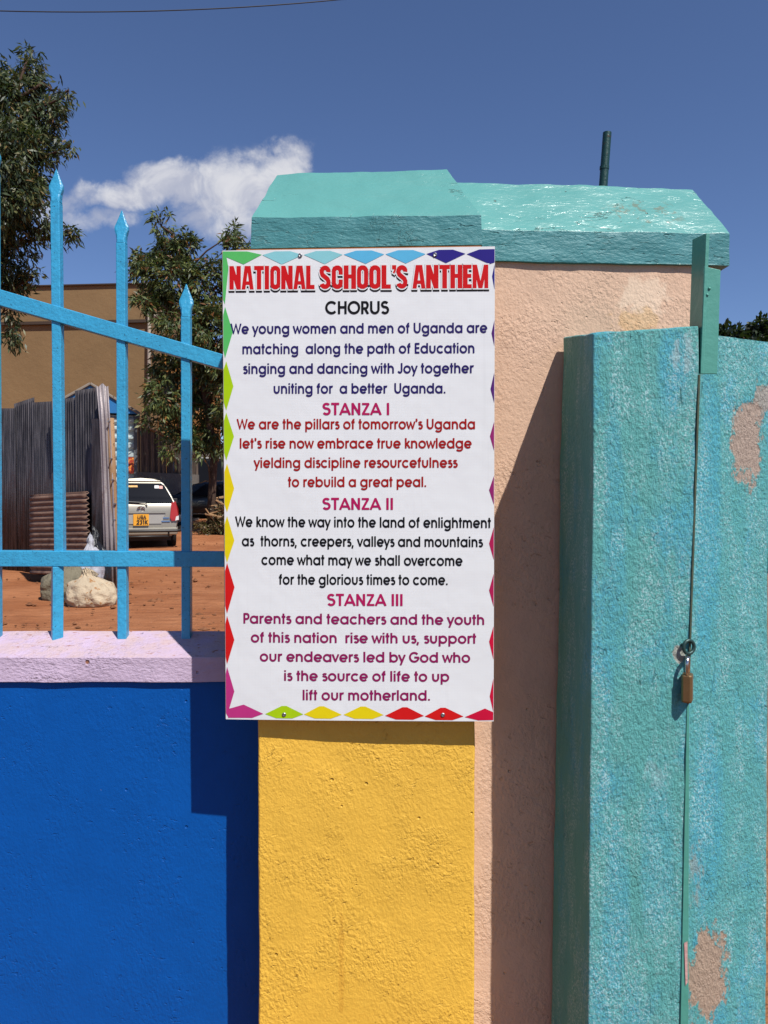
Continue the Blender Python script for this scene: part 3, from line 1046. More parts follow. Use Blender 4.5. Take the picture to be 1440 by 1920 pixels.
# ---- padlock through its ring
DL = 1.656
ring = MB()
rc = P(1291.5, 1213, 1.676)
pts = []
for i in range(25):
    a = i / 24 * 2 * math.pi
    pts.append(rc + Vector((.0135 * math.cos(a), .004 * math.cos(a), .0150 * math.sin(a))))
ring.tube(pts, .0042, 8, cap=False)
ring.tube([rc + Vector((-.013, .0, .004)), rc + Vector((-.016, .045, .002))], .0035, 8)
ro = ring.build('staple_ring', M['ring_paint'], gp, smooth=True)
pl = thing('padlock', 'small brass padlock with a steel shackle hanging from the ring on the turquoise pier', 'padlock', P(1294, 1318, DL))
ang = R(62)                                   # the lock hangs edge-on
ux = Vector((math.cos(ang), math.sin(ang), 0))
uy = Vector((-math.sin(ang), math.cos(ang), 0))
top = P(1293, 1266, DL)
bot = P(1294.5, 1318, DL)
w2, t2, ch = .0175, .0112, .0040
prof = [(-w2, -t2 + ch), (-w2 + ch, -t2), (w2 - ch, -t2), (w2, -t2 + ch), (w2, t2 - ch), (w2 - ch, t2), (-w2 + ch, t2), (-w2, t2 - ch)]
V = []
for z, k in ((bot.z, .88), (bot.z + .004, 1.0), (top.z - .003, 1.0), (top.z, .92)):
    for (u, v) in prof:
        V.append(Vector((top.x, DL, z)) + ux * u * k + uy * v * k + Vector((0, .012, 0)))
fs = [tuple(reversed(range(8))), tuple(range(24, 32))]
for l in range(3):
    for i in range(8):
        j = (i + 1) % 8
        fs.append((l * 8 + i, l * 8 + j, l * 8 + 8 + j, l * 8 + 8 + i))
MB().add(V, fs).build('lock_body', M['brass'], pl, bevel=.0006)
sc = Vector((top.x, DL + .012, top.z))
pts = [sc - ux * .0125 + Vector((0, 0, -.004)), sc - ux * .0125 + Vector((0, 0, .022))]
for i in range(1, 12):
    a = math.pi - i / 12 * math.pi
    pts.append(sc + ux * .0125 * math.cos(a) + Vector((0, 0, .024 + .0135 * math.sin(a))))
pts += [sc + ux * .0125 + Vector((0, 0, .022)), sc + ux * .0125 + Vector((0, 0, -.004))]
MB().tube(pts, .0046, 10).build('shackle', M['steel'], pl, smooth=True)

# ---- pipe behind the coping and the power line
a, b = P(1131, 349, 2.20), P(1138.5, 249, 2.20)
dn = (a - b).normalized()
pp = thing('steel_pipe', 'dark green steel pipe sticking up behind the turquoise coping', 'pipe', a + dn * 1.2)
bm_ = MB()
bm_.tube([a + dn * 1.2, a, b], .0125, 16, cap=False)
bm_.tube([b, b + dn * .10], .0105, 16, cap=False)
rim = []
n = 16
bm_.build('pipe_wall', M['pipe_green'], pp, smooth=True)
dcol = MB().tube([P(1133, 318, 2.20), P(1133.5, 312, 2.20)], .0138, 16).build('pipe_joint', M['pipe_green'], pp)
w0, w1 = P(0, 20.5, 12), P(640, -1, 13)
dd = (w1 - w0)
wpts = []
for i in range(41):
    k = -.9 + i / 40 * 3.2
    p = w0 + dd * k
    p.z += .35 * (k - .5) ** 2 - .35 * .25
    wpts.append(p)
o = MB().tube(wpts, .0095, 6).build('power_line', M['wire'], base=w0, smooth=True)
tag(o, 'thin black power line crossing the sky at the upper left', 'cable')

# ================================================================== THE ANTHEM BOARD
BTL, BTR, BBL, BBR = (417, 470), (928, 462), (423.5, 1348.5), (925.5, 1352.5)
DBL, DBR = 1.800, 1.782
c_tl, c_tr, c_bl, c_br = P(*BTL, DBL), P(*BTR, DBR), P(*BBL, DBL), P(*BBR, DBR)
nb = (c_tr - c_tl).cross(c_bl - c_tl).normalized()
if nb.y > 0:
    nb = -nb


def quad_uv(px, py):
    """photo pixel to board coordinates (u right, v down)"""
    u, v = .5, .5
    for _ in range(12):
        x = (BTL[0] * (1 - u) + BTR[0] * u) * (1 - v) + (BBL[0] * (1 - u) + BBR[0] * u) * v
        y = (BTL[1] * (1 - u) + BTR[1] * u) * (1 - v) + (BBL[1] * (1 - u) + BBR[1] * u) * v
        u += (px - x) / 506.0
        v += (py - y) / 884.0
    return u, v


def S(u, v, off=0.0):
    p = (c_tl * (1 - u) + c_tr * u) * (1 - v) + (c_bl * (1 - u) + c_br * u) * v
    bow = .004 * (1 - (2 * u - 1) ** 2) * v ** 2
    return p + nb * (off + bow)


bd = thing('anthem_board', 'white printed board with the school anthem and a border of coloured diamonds', 'sign', (c_bl + c_br) / 2)
NU, NV = 16, 16
vs, fs = [], []
for j in range(NV + 1):
    for i in range(NU + 1):
        vs.append(S(i / NU, j / NV))
W1 = NU + 1
for j in range(NV):
    for i in range(NU):
        fs.append((j * W1 + i, (j + 1) * W1 + i, (j + 1) * W1 + i + 1, j * W1 + i + 1))
nb0 = len(vs)
for j in range(NV + 1):
    for i in range(NU + 1):
        vs.append(S(i / NU, j / NV, -.005))
for j in range(NV):
    for i in range(NU):
        fs.append(tuple(nb0 + q for q in (j * W1 + i, j * W1 + i + 1, (j + 1) * W1 + i + 1, (j + 1) * W1 + i)))
for i in range(NU):
    fs.append((i, i + 1, nb0 + i + 1, nb0 + i))
    q = NV * W1
    fs.append((q + i + 1, q + i, nb0 + q + i, nb0 + q + i + 1))
for j in range(NV):
    fs.append(((j + 1) * W1, j * W1, nb0 + j * W1, nb0 + (j + 1) * W1))
    fs.append((j * W1 + NU, (j + 1) * W1 + NU, nb0 + (j + 1) * W1 + NU, nb0 + j * W1 + NU))
MB().add(vs, fs).build('panel', M['board_white'], bd)
# wooden frame behind, a sliver shows at the edges
mb = MB()
for (u0, u1, v0, v1) in ((-.004, .05, -.001, 1.0), (.95, 1.001, -.001, 1.0), (.05, .95, -.0035, .03), (.05, .95, .97, 1.0)):
    f4 = [S(u0, v1, -.0055), S(u1, v1, -.0055), S(u1, v0, -.0055), S(u0, v0, -.0055)]
    k4 = [S(u0, v1, -.026), S(u1, v1, -.026), S(u1, v0, -.026), S(u0, v0, -.026)]
    mb.hexa([f4[0], f4[1], k4[1], k4[0], f4[3], f4[2], k4[2], k4[3]])
mb.build('back_frame', M['wood_frame'], bd)

INK = {
    'green': ink('print_green', (0.10, 0.50, 0.13, 1)), 'cyan': ink('print_pale_cyan', (0.26, 0.60, 0.65, 1)), 'sky': ink('print_sky_blue', (0.11, 0.46, 0.72, 1)),
    'navy': ink('print_navy', (0.028, 0.020, 0.22, 1)), 'lime': ink('print_lime', (0.40, 0.61, 0.008, 1)), 'yellow': ink('print_yellow', (0.78, 0.62, 0.008, 1)),
    'red': ink('print_red', (0.64, 0.012, 0.012, 1)), 'magenta': ink('print_magenta', (0.50, 0.035, 0.20, 1)), 'crimson': ink('print_crimson', (0.60, 0.008, 0.045, 1)),
    'purple': ink('print_purple', (0.095, 0.022, 0.17, 1)), 'plum': ink('print_plum', (0.30, 0.022, 0.15, 1)), 'rose': ink('print_rose', (0.45, 0.016, 0.09, 1)),
    't_red': ink('title_red', (0.60, 0.010, 0.014, 1)), 't_black': ink('title_black', (0.008, 0.008, 0.009, 1)), 't_white': ink('title_white_rim', (0.80, 0.80, 0.80, 1)),
    'v_navy': ink('verse_navy', (0.024, 0.016, 0.125, 1)), 'v_red': ink('verse_red', (0.36, 0.010, 0.010, 1)), 'v_black': ink('verse_black', (0.008, 0.008, 0.010, 1)),
    'v_mag': ink('verse_magenta', (0.27, 0.010, 0.095, 1)), 'h_mag': ink('heading_magenta', (0.44, 0.010, 0.10, 1)),
}


def flat(px_polys, off, name, colour):
    mb = MB()
    for poly in px_polys:
        b = len(mb.v)
        for (x, y) in poly:
            u, v = quad_uv(x, y)
            u = min(max(u, 0.0012), .9988)
            v = min(max(v, 0.0008), .9992)
            mb.v.append(S(u, v, off))
        mb.f.append(tuple(range(b, b + len(poly))))
    o = mb.build(name, INK[colour], bd)
    # turn the print towards the viewer
    me = o.data
    bm = bmesh.new()
    bm.from_mesh(me)
    bm.normal_update()
    for f in bm.faces:
        if f.normal.dot(nb) < 0:
            f.normal_flip()
    bm.to_mesh(me)
    bm.free()
    return o


# --- border diamonds
E = .0006
DM = 'border_diamond'
z1 = lambda x, y: (400 + x / 2.6667, 440 + y / 2.6667)
z2 = lambda x, y: (400 + x / 2.6667, 900 + y / 2.6667)
flat([[z1(47, 84), z1(66, 110), z1(76, 165), z1(58, 345), z1(48, 320)], [z1(47, 84), z1(170, 84), z1(244, 100), z1(152, 148), z1(68, 113)]], E, DM, 'green')
for (yt, ym, yb, xm, zz, cc) in ((357, 482, 612, 98, z1, 'green'), (628, 752, 872, 101, z1, 'lime'), (882, 1002, 1122, 104, z1, 'lime'),
                                 (-90, 35, 153, 105, z2, 'yellow'), (172, 295, 405, 106, z2, 'yellow'), (407, 530, 663, 107, z2, 'red'), (673, 795, 918, 106, z2, 'red')):
    xe = 50 if zz is z1 else 56
    xj = (59 if ym < 700 else 65) if zz is z1 else 69
    flat([[zz(xe, yt + 40), zz(xj, yt), zz(xm, ym), zz(xj, yb), zz(xe, yb - 40)]], E, DM, cc)
flat([[z2(58, 965), z2(69, 930), z2(106, 1055), z2(80, 1142), z2(75, 1185), z2(60, 1165)], [z2(74, 1188), z2(80, 1142), z2(153, 1121), z2(252, 1167), z2(196, 1188)]], E, DM, 'magenta')
xs_t = [(247, 345, 450, 'cyan'), (455, 560, 650, 'cyan'), (655, 765, 858, 'sky'), (864, 965, 1064, 'sky'), (1068, 1165, 1262, 'navy')]
for i, (xa, xm, xb, cc) in enumerate(xs_t):
    yj = 102 - i * 1.5
    flat([[z1(xa, yj), z1(xa + 62, 84 - i * 2), z1(xb - 62, 83 - i * 2), z1(xb, yj - 1), z1(xm, 148 - i * 1.6)]], E, DM, cc)
flat([[z1(1268, 97), z1(1330, 74), z1(1407, 72), z1(1407, 138), z1(1382, 146)]], E, DM, 'navy')
for (yt, ym, yb, zz, cc) in ((152, 206, 268, z1, 'navy'), (428, 488, 548, z1, 'purple'), (688, 765, 830, z1, 'purple'), (932, 1000, 1068, z1, 'plum'), (-25, 42, 112, z2, 'plum'),
                             (232, 310, 388, z2, 'rose'), (466, 545, 624, z2, 'rose'), (730, 803, 890, z2, 'crimson')):
    xm = {152: 1394, 428: 1391, 688: 1386, 932: 1383}.get(yt, 1379)
    flat([[zz(1406, yt - 4), zz(xm, ym), zz(1406, yb + 4)]], E, DM, cc)
flat([[z2(1402, 990), z2(1382, 1080), z2(1400, 1158)], [z2(1258, 1184), z2(1358, 1141), z2(1402, 1160), z2(1402, 1200), z2(1325, 1201)]], E, DM, 'crimson')
for (xa, xm, xb, cc, dy) in ((262, 357, 454, 'lime', 0), (457, 545, 646, 'yellow', 1), (655, 752, 855, 'yellow', 2), (862, 960, 1056, 'red', 6), (1059, 1150, 1252, 'red', 9)):
    yj = 1168 + dy * 1.3
    flat([[z2(xa, yj), z2(xm - 12, 1127 + dy), z2(xm + 12, 1127 + dy), z2(xb, yj + 1), z2(xb - 55, 1190 + dy), z2(xa + 55, 1189 + dy)]], E, DM, cc)
mb_lines = [[z1(100, 82), z1(350, 80), z1(350, 82.5), z1(100, 84)], [z1(380, 79), z1(660, 78), z1(660, 80), z1(380, 81)]]


def write(text, x0, x1, base0, base1, cap, colour, name, off=.0008, title=False, grow=0.0, dx=0, dy=0):
    V, Fc, a, b = text_mesh(text, title, grow)
    if grow:
        _, _, a, b = text_mesh(text, title, 0.0)
    sx = (x1 - x0) / (b - a)
    mb = MB()
    for (x, y) in V:
        px = x0 + (x - a) * sx + dx
        py = base0 + (base1 - base0) * ((px - 430) / 485.0) - y * cap + dy
        u, v = quad_uv(px, py)
        mb.v.append(S(u, v, off))
    mb.f = [tuple(f) for f in Fc]
    o = mb.build(name, INK[colour], bd)
    me = o.data
    if len(me.polygons) and me.polygons[0].normal.dot(nb) < 0:
        me.flip_normals()
    return o


for (wd, x0, x1) in (('NATIONAL', 430.5, 591), ('SCHOOL\u2019S', 600.5, 765), ('ANTHEM', 774.5, 915.5)):
    b0, b1 = 542.3, 539.5
    write(wd, x0, x1, b0, b1, 43.5, 't_black', 'title_shadow', .0008, True, .045, 0, 3.4)
    write(wd, x0, x1, b0, b1, 43.5, 't_white', 'title_rim', .0011, True, .055)
    write(wd, x0, x1, b0, b1, 43.5, 't_red', 'title_word', .0014, True, .0)
LINES = [
    ('CHORUS', 611, 731, 588, 587, 24.0, 'v_black', 'heading'),
    ('We young women and men of Uganda are', 432, 914, 624.5, 622.3, 19.2, 'v_navy', 'verse_line'),
    ('matching  along the path of Education', 455, 890, 662, 660, 19.2, 'v_navy', 'verse_line'),
    ('singing and dancing with Joy together', 456, 889, 698.8, 697.2, 19.2, 'v_navy', 'verse_line'),
    ('uniting for  a better  Uganda.', 514, 836, 735.8, 734.8, 19.2, 'v_navy', 'verse_line'),
    ('STANZA I', 606, 731, 775.6, 775.4, 22.6, 'h_mag', 'heading'),
    ('We are the pillars of tomorrow\u2019s Uganda', 444, 891, 802, 801.8, 19.2, 'v_red', 'verse_line'),
    ('let\u2019s rise now embrace true knowledge', 450, 885, 838, 837.6, 19.2, 'v_red', 'verse_line'),
    ('yielding discipline resourcefulness', 476, 859, 874.2, 873.8, 19.2, 'v_red', 'verse_line'),
    ('to rebuild a great peal.', 541, 800, 910.2, 909.8, 19.2, 'v_red', 'verse_line'),
    ('STANZA II', 606, 738, 952.8, 952.9, 22.2, 'h_mag', 'heading'),
    ('We know the way into the land of enlightment', 441, 920.5, 984.8, 987, 19.6, 'v_black', 'verse_line'),
    ('as  thorns, creepers, valleys and mountains', 454, 906, 1021, 1023, 19.6, 'v_black', 'verse_line'),
    ('come what may we shall overcome', 491, 868, 1056, 1058.5, 19.6, 'v_black', 'verse_line'),
    ('for the glorious times to come.', 524, 840, 1093, 1094.5, 19.6, 'v_black', 'verse_line'),
    ('STANZA III', 615, 756, 1133, 1134, 22.5, 'h_mag', 'heading'),
    ('Parents and teachers and the youth', 457, 908, 1166.6, 1169.6, 19.6, 'v_mag', 'verse_line'),
    ('of this nation  rise with us, support', 471, 893, 1202.2, 1205, 19.6, 'v_mag', 'verse_line'),
    ('our endeavers led by God who', 488, 882, 1238, 1241, 19.6, 'v_mag', 'verse_line'),
    ('is the source of life to up', 534, 843, 1274.2, 1277, 19.6, 'v_mag', 'verse_line'),
    ('lift our motherland.', 569, 807, 1311, 1312.6, 19.6, 'v_mag', 'verse_line'),
]
for L in LINES:
    write(*L)
for (sx, sy) in ((564, 479), (816.5, 477.8), (534, 1339), (831, 1339.6)):
    u, v = quad_uv(sx, sy)
    c = S(u, v, .0004)
    mb = MB()
    e1 = Vector((1, 0, 0)); e2 = Vector((0, 0, 1))
    for (r, h) in ((.0052, 0), (.0050, .0016), (.0032, .0028), (.0014, .0022)):
        for k in range(14):
            a = k / 14 * 2 * math.pi
            mb.v.append(c + e1 * r * math.cos(a) + e2 * r * math.sin(a) + nb * h)
    for l in range(3):
        for k in range(14):
            k2 = (k + 1) % 14
            mb.f.append((l * 14 + k, l * 14 + k2, l * 14 + 14 + k2, l * 14 + 14 + k))
    mb.f.append(tuple(range(42, 56)))
    mb.build('screw', M['screw'], bd)

# ================================================================== THE BLUE METAL FENCE
DF = 2.10
ff = thing('metal_fence', 'sky blue metal fence with spear topped bars standing on the lilac wall cap', 'fence', (at(200, DF), DF, zat(1187, DF)))


def sqbar(mb, p0, p1, w, d):
    """square tube between two points, upright"""
    h = w / 2
    V = []
    for p in (p0, p1):
        V += [Vector((p.x - h, p.y - d / 2, p.z)), Vector((p.x + h, p.y - d / 2, p.z)), Vector((p.x + h, p.y + d / 2, p.z)), Vector((p.x - h, p.y + d / 2, p.z))]
    mb.hexa(V)


def fence_bar(px_top, py_tip, px_bot, py_bot, w=.0255):
    tip = P(px_top, py_tip, DF)
    neck = P(px_top, py_tip + 62, DF)
    foot = P(px_bot, py_bot, DF) - Vector((0, 0, .016 if py_bot > 1100 else 0))
    mb = MB()
    sqbar(mb, foot, neck, w, w)
    bar = mb.build('bar', M['fence'], ff, bevel=.0025)
    # forged spear: flares from the tube, then comes to a point
    mb = MB()
    hw = w / 2
    prof = [(neck.z, hw, hw), (neck.z + .008, hw * .98, hw * .97), (tip.z - .072, hw * 1.12, hw * .8), (tip.z - .056, hw * 1.50, hw * .62), (tip.z - .047, hw * 1.52, hw * .5), (tip.z - .022, hw * .72, hw * .3), (tip.z, .0012, .0012)]
    rings = []
    for (z, ax, ay) in prof:
        c = neck.lerp(tip, (z - neck.z) / (tip.z - neck.z))
        cx, cy = c.x, c.y
        k = .30
        for (sx, sy) in ((-1 + k, -1), (1 - k, -1), (1, -1 + k), (1, 1 - k), (1 - k, 1), (-1 + k, 1), (-1, 1 - k), (-1, -1 + k)):
            mb.v.append(Vector((cx + sx * ax, cy + sy * ay, z)))
    for l in range(len(prof) - 1):
        for i in range(8):
            j = (i + 1) % 8
            mb.f.append((l * 8 + i, l * 8 + j, l * 8 + 8 + j, l * 8 + 8 + i))
    mb.f.append(tuple(range((len(prof) - 1) * 8, len(prof) * 8)))
    mb.build('spear_tip', M['fence'], bar, smooth=False, bevel=.001)
    return bar


fence_bar(-12, 262, -7, 1187)
fence_bar(-130, 215, -126, 1187)
fence_bar(106, 318, 113, 1034)
fence_bar(228.5, 395, 231, 1187)
fence_bar(349.5, 533, 350.5, 1189)
# the crooked lower piece of the second bar
mb = MB()
pt, pb = P(108, 1062, DF - .004), P(107, 1188, DF - .004) - Vector((0, 0, .018))
for p in (pb, pt):
    rot = R(32)
    for (sx, sy) in ((-1, -1), (1, -1), (1, 1), (-1, 1)):
        x, y = sx * .0145, sy * .0145
        mb.v.append(Vector((p.x + x * math.cos(rot) - y * math.sin(rot), p.y + x * math.sin(rot) + y * math.cos(rot), p.z)))
mb.f = [(3, 2, 1, 0), (4, 5, 6, 7), (0, 1, 5, 4), (1, 2, 6, 5), (2, 3, 7, 6), (3, 0, 4, 7)]
o = mb.build('bar', M['fence'], ff, bevel=.002)
tag(o, 'lower stub of the bar turned out of line')


def rail(l_top, l_bot, r_top, r_bot, d0, d1):
    mb = MB()
    a, b, c, d = l_bot, r_bot, r_top, l_top
    n = Vector((0, 1, 0)) * (d1 - d0)
    mb.hexa([a, b, b + n, a + n, d, c, c + n, d + n])
    mb.build('rail', M['fence'], ff, bevel=.002)


d0 = DF - .018
rail(P(-300, 1031.5, d0), P(-300, 1061.5, d0), P(486, 1035, d0), P(486, 1063.5, d0), d0, DF + .018)
rail(P(-300, 455, d0), P(-300, 487, d0), P(486, 684, d0), P(486, 712, d0), d0, DF + .018)

# ================================================================== BACKGROUND: iron sheet fence, sacks
def corrugated(mb, p0, p1, zt0, zt1, zb0, zb1, normal, pitch=.076, amp=.010, th=.0012, horizontal=False, bend=0.0):
    """vertical-ribbed sheet from p0 to p1 (ground points)"""
    p0, p1 = Vector(p0), Vector(p1)
    L = (p1 - p0).length
    n = max(8, int(L / pitch * 6))
    rows = 2
    b = len(mb.v)
    nv = Vector(normal).normalized()
    for j in range(rows):
        for i in range(n + 1):
            k = i / n
            p = p0.lerp(p1, k)
            off = amp * math.sin(2 * math.pi * k * L / pitch)
            z = (zb0 + (zb1 - zb0) * k) if j == 0 else (zt0 + (zt1 - zt0) * k)
            q = Vector((p.x, p.y, z)) + nv * (off + (bend if j else 0))
            mb.v.append(q)
    for i in range(n):
        mb.f.append((b + i, b + i + 1, b + n + 2 + i, b + n + 1 + i))
    return mb


rnd = random.Random(5)
fe = thing('iron_sheet_fence', 'dark weathered corrugated iron sheet fence behind the blue bars at the left', 'fence', (-5.4, 11.7, 0))
fA, fB = Vector((-9.1, 15.0, 0)), Vector((at(190, 10.42), 10.42, 0))
fd = (fB - fA)
fn = Vector((fd.y, -fd.x, 0)).normalized()
if fn.y > 0:
    fn = -fn
Lf = fd.length
k = 0.0
i = 0
while k < 1.0:
    wk = rnd.choice((.62, .7, .5, .8)) / Lf
    k1 = min(1.0, k + wk)
    pa, pb_ = fA + fd * max(0, k - .012), fA + fd * k1
    zt = 2.83 - .10 * k + rnd.uniform(-.05, .05)
    if k > .80:
        zt += .06
    mb = MB()
    corrugated(mb, pa, pb_, zt + rnd.uniform(-.03, .03), zt + rnd.uniform(-.03, .03), .0, .0, fn, .076, .012 if rnd.random() < .7 else .006)
    for v in mb.v:
        v += fn * (.012 * (i % 2))
        if v.z < .2:
            v.z = ground_z(v.x, v.y) - .03
    o = mb.build('iron_sheet', M['dark_sheet'], fe, smooth=True)
    md = o.modifiers.new('thickness', 'SOLIDIFY'); md.thickness = .002
    k = k1
    i += 1
for kk_ in (.15, .45, .74):
    p = fA + fd * kk_ - fn * .05
    mb = MB().tube([(p.x, p.y, -.1), (p.x + .02, p.y, 2.7)], .045, 8)
    mb.build('fence_post', M['timber'], fe, smooth=True)
# leaning thin batten across the sheets
p0_, p1_ = P(99, 745, 11.2), P(104, 840, 11.2)
MB().tube([p0_, p1_], .018, 6).build('batten', M['timber'], fe)

# bright folded sheet that closes the fence
es = thing('folded_iron_sheet', 'bent grey galvanised sheet upright at the end of the dark iron fence', 'metal sheet', P(207, 1104, 10.2))
mb = MB()
rows = [(722, 180, 203, 10.28), (790, 186, 207, 10.24), (880, 189, 212, 10.22), (1000, 193, 217, 10.2), (1106, 196, 221, 10.18)]
NC = 22
for (py, xa, xb, d) in rows:
    for i in range(NC + 1):
        t_ = i / NC
        px = xa + (xb - xa) * t_
        off = .017 * math.sin(t_ * 2 * math.pi * 3.0) + .02 * math.sin(py * .03) - .05 * t_
        if i == 0:
            off += .06
        mb.v.append(P(px, py + 3 * math.sin(t_ * 9), d + off))
for j in range(len(rows) - 1):
    for i in range(NC):
        a_ = j * (NC + 1) + i
        mb.f.append((a_ + NC + 1, a_ + NC + 2, a_ + 1, a_))
o = mb.build('folded_panel', M['grey_sheet'], es, smooth=True)
md = o.modifiers.new('thickness', 'SOLIDIFY'); md.thickness = .003
mb = MB()
for (py) in (730, 1106):
    pass
mb.hexa([P(172, 1104, 10.40), P(197, 1106, 10.22), P(197, 1106, 10.25), P(172, 1104, 10.43), P(172, 785, 10.40), P(188, 785, 10.26), P(188, 785, 10.29), P(172, 785, 10.43)])
mb.build('side_strip', M['dark_sheet'], es)
for (sx, sy) in ((210, 900), (213, 975), (207, 860), (214, 945), (203, 790)):
    c = P(sx, sy, 10.12)
    MB().tube([c + Vector((0, .06, 0)), c], .012, 8).build('nail_washer', M['screw'], es)

# timber post next to it
wp = MB()
p0_, p1_ = P(218, 1100, 10.22), P(208, 784, 10.22)
wp.tube([p0_ + Vector((.01, 0, -.06)), p0_.lerp(p1_, .3) + Vector((.012, 0, 0)), p0_.lerp(p1_, .65), p1_], [.052, .05, .047, .044], 10)
o = wp.build('timber_post', M['timber'], base=p0_, smooth=True)
tag(o, 'rough brown timber post beside the bent grey sheet', 'post')

# rusty sheet leaning on the fence, ribs across
rs_q = [P(56, 928, 11.35), P(164, 921, 10.45), P(168, 1080, 9.95), P(57, 1076, 10.9)]
mb = MB()
NR, NCc = 66, 10
nrm_s = (rs_q[1] - rs_q[0]).cross(rs_q[3] - rs_q[0]).normalized()
for j in range(NR + 1):
    t_ = j / NR
    for i in range(NCc + 1):
        s_ = i / NCc
        p = (rs_q[0].lerp(rs_q[1], s_)).lerp(rs_q[3].lerp(rs_q[2], s_), t_)
        mb.v.append(p + nrm_s * .016 * math.sin(t_ * 2 * math.pi * 15) + Vector((.01 * math.sin(t_ * 2 * math.pi * 15), 0, 0)) * (1 if i == NCc else 0))
for j in range(NR):
    for i in range(NCc):
        a_ = j * (NCc + 1) + i
        mb.f.append((a_, a_ + 1, a_ + NCc + 2, a_ + NCc + 1))
o = mb.build('rusty_sheet', M['rust_sheet'], base=rs_q[3], smooth=True)
md = o.modifiers.new('thickness', 'SOLIDIFY'); md.thickness = .002
tag(o, 'rust brown corrugated sheet leaning against the dark iron fence', 'metal sheet')


def sack(name, label, px, py_base, d, w, h, dp, m, seed, neck=None, group='rubbish sacks beside the iron fence', squash=.6):
    bm = bmesh.new()
    bmesh.ops.create_icosphere(bm, subdivisions=5, radius=1)
    c = P(px, py_base, d)
    gz = c.z
    V = []
    for v in bm.verts:
        q = v.co.copy()
        n1 = mnoise.fractal(q * 1.3 + Vector((seed, 0, 0)), 1.0, 2.0, 3)
        fold = abs(mnoise.noise(Vector((q.x * 2.4 + seed, q.y * 2.4, q.z * 1.8)))) + .5 * abs(mnoise.noise(Vector((q.x * 8 + seed, q.y * 8, q.z * 5))))
        ph = math.atan2(q.y, q.x)
        up_ = min(1, max(0, (q.z + .15) / .8))
        r = 1 + .17 * n1 - .06 * fold + .055 * up_ * math.sin(11 * ph + 3 * n1 + seed) + .03 * math.sin(9 * q.z + 5 * n1)
        q *= r
        if neck is not None:
            nx, nh = neck
            k = max(0, (q.z - .62) / .38)
            q.x = q.x * (1 - .72 * k) + nx * k
            q.y *= (1 - .75 * k)
            q.z += nh * k ** 2
        if neck is not None and v.co.z > .93:
            q.z += .10
            q.x += (q.x - neck[0]) * .9
            q.y *= 1.9
        if q.z < -squash:
            q.z = -squash + (q.z + squash) * .08
        V.append(Vector((c.x + q.x * w / 2, c.y + q.y * dp / 2, gz + (q.z + squash) * h / (1 + squash) - .02)))
    mb = MB().add(V, [tuple(v.index for v in f.verts) for f in bm.faces])
    bm.free()
    o = mb.build(name, m, base=c, smooth=True)
    return tag(o, label, 'sack', group)


sack('tied_sack', 'dirty white tied sack lying in front of the olive sack', 172, 1131, 8.62, .60, .345, .46, M['sack_white'], 3.1, (-.18, .22), squash=.48)
sack('olive_sack', 'slumped olive grey sack behind the white tied sack', 122, 1124, 9.0, .62, .43, .45, M['sack_olive'], 7.7, (.3, .3))
sack('plastic_bag', 'pale grey plastic rubbish bag at the foot of the rusty sheet', 168, 1104, 9.75, .36, .62, .34, M['sack_grey'], 1.3, (.1, .12))
sack('plastic_bag', 'black plastic rubbish bag between the pale bag and the bent grey sheet', 182, 1106, 9.95, .34, .74, .30, M['sack_black'], 5.9, (-.2, .15))

# ================================================================== buildings
# brown rendered building
D1 = 30.0
bb = thing('brown_building', 'tall brown rendered building with a flat roof behind the fence', 'building', (P(100, 800, D1).x, D1 + 4, .4))
x0, x1 = P(-420, 600, D1).x, P(279, 600, D1).x
zL, zRr = P(60, 542, D1).z, P(275, 533, D1).z
z_at = lambda x: zRr + (x - x1) * 0.0
mb = MB().hexa([(x0, D1 + 1.2, .3), (x1, D1, .3), (x1, D1 + 9, .3), (x0, D1 + 9, .3), (x0, D1 + 1.2, zRr), (x1, D1, zRr), (x1, D1 + 9, zRr), (x0, D1 + 9, zRr)])
mb.build('wall', M['brown_render'], bb)
zl = P(100, 601, D1).z
mb = MB().hexa([(x0, D1 + 1.06, zl - .10), (x1, D1 - .14, zl - .10), (x1, D1 + .0, zl - .10), (x0, D1 + 1.2, zl - .10), (x0, D1 + 1.06, zl + .02), (x1, D1 - .14, zl + .02), (x1, D1, zl + .02), (x0, D1 + 1.2, zl + .02)])
mb.build('ledge', M['brown_ledge'], bb)
mb = MB().hexa([(x0, D1 + 1.1, zRr), (x1 + .1, D1 - .1, zRr), (x1 + .1, D1 + 9, zRr), (x0, D1 + 9, zRr), (x0, D1 + 1.1, zRr + .05), (x1 + .1, D1 - .1, zRr + .05), (x1 + .1, D1 + 9, zRr + .05), (x0, D1 + 9, zRr + .05)])
mb.build('roof_edge', M['brown_ledge'], bb)
for px in (58, 124):
    c = P(px, 533, D1 + 2)
    MB().box(c.x - .25, c.x + .25, D1 + 1.9, D1 + 2.4, zRr + .05, zRr + .34).build('roof_vent', M['lamp_white'], bb, bevel=.03)
# drainpipe
dp = thing('drainpipe', 'pale vertical drainpipe with an elbow on the right edge of the brown building', 'pipe', P(280, 780, D1 - .3))
MB().tube([P(281, 560, D1 - .25), P(280, 600, D1 - .25), P(278, 850, D1 - .25)], .075, 8).build('pipe_run', M['drainpipe'], dp, smooth=True)
MB().tube([P(281, 593, D1 - .25), P(305, 594, D1 - .4), P(307, 582, D1 - .4)], .09, 8).build('pipe_elbow', M['drainpipe'], dp, smooth=True)
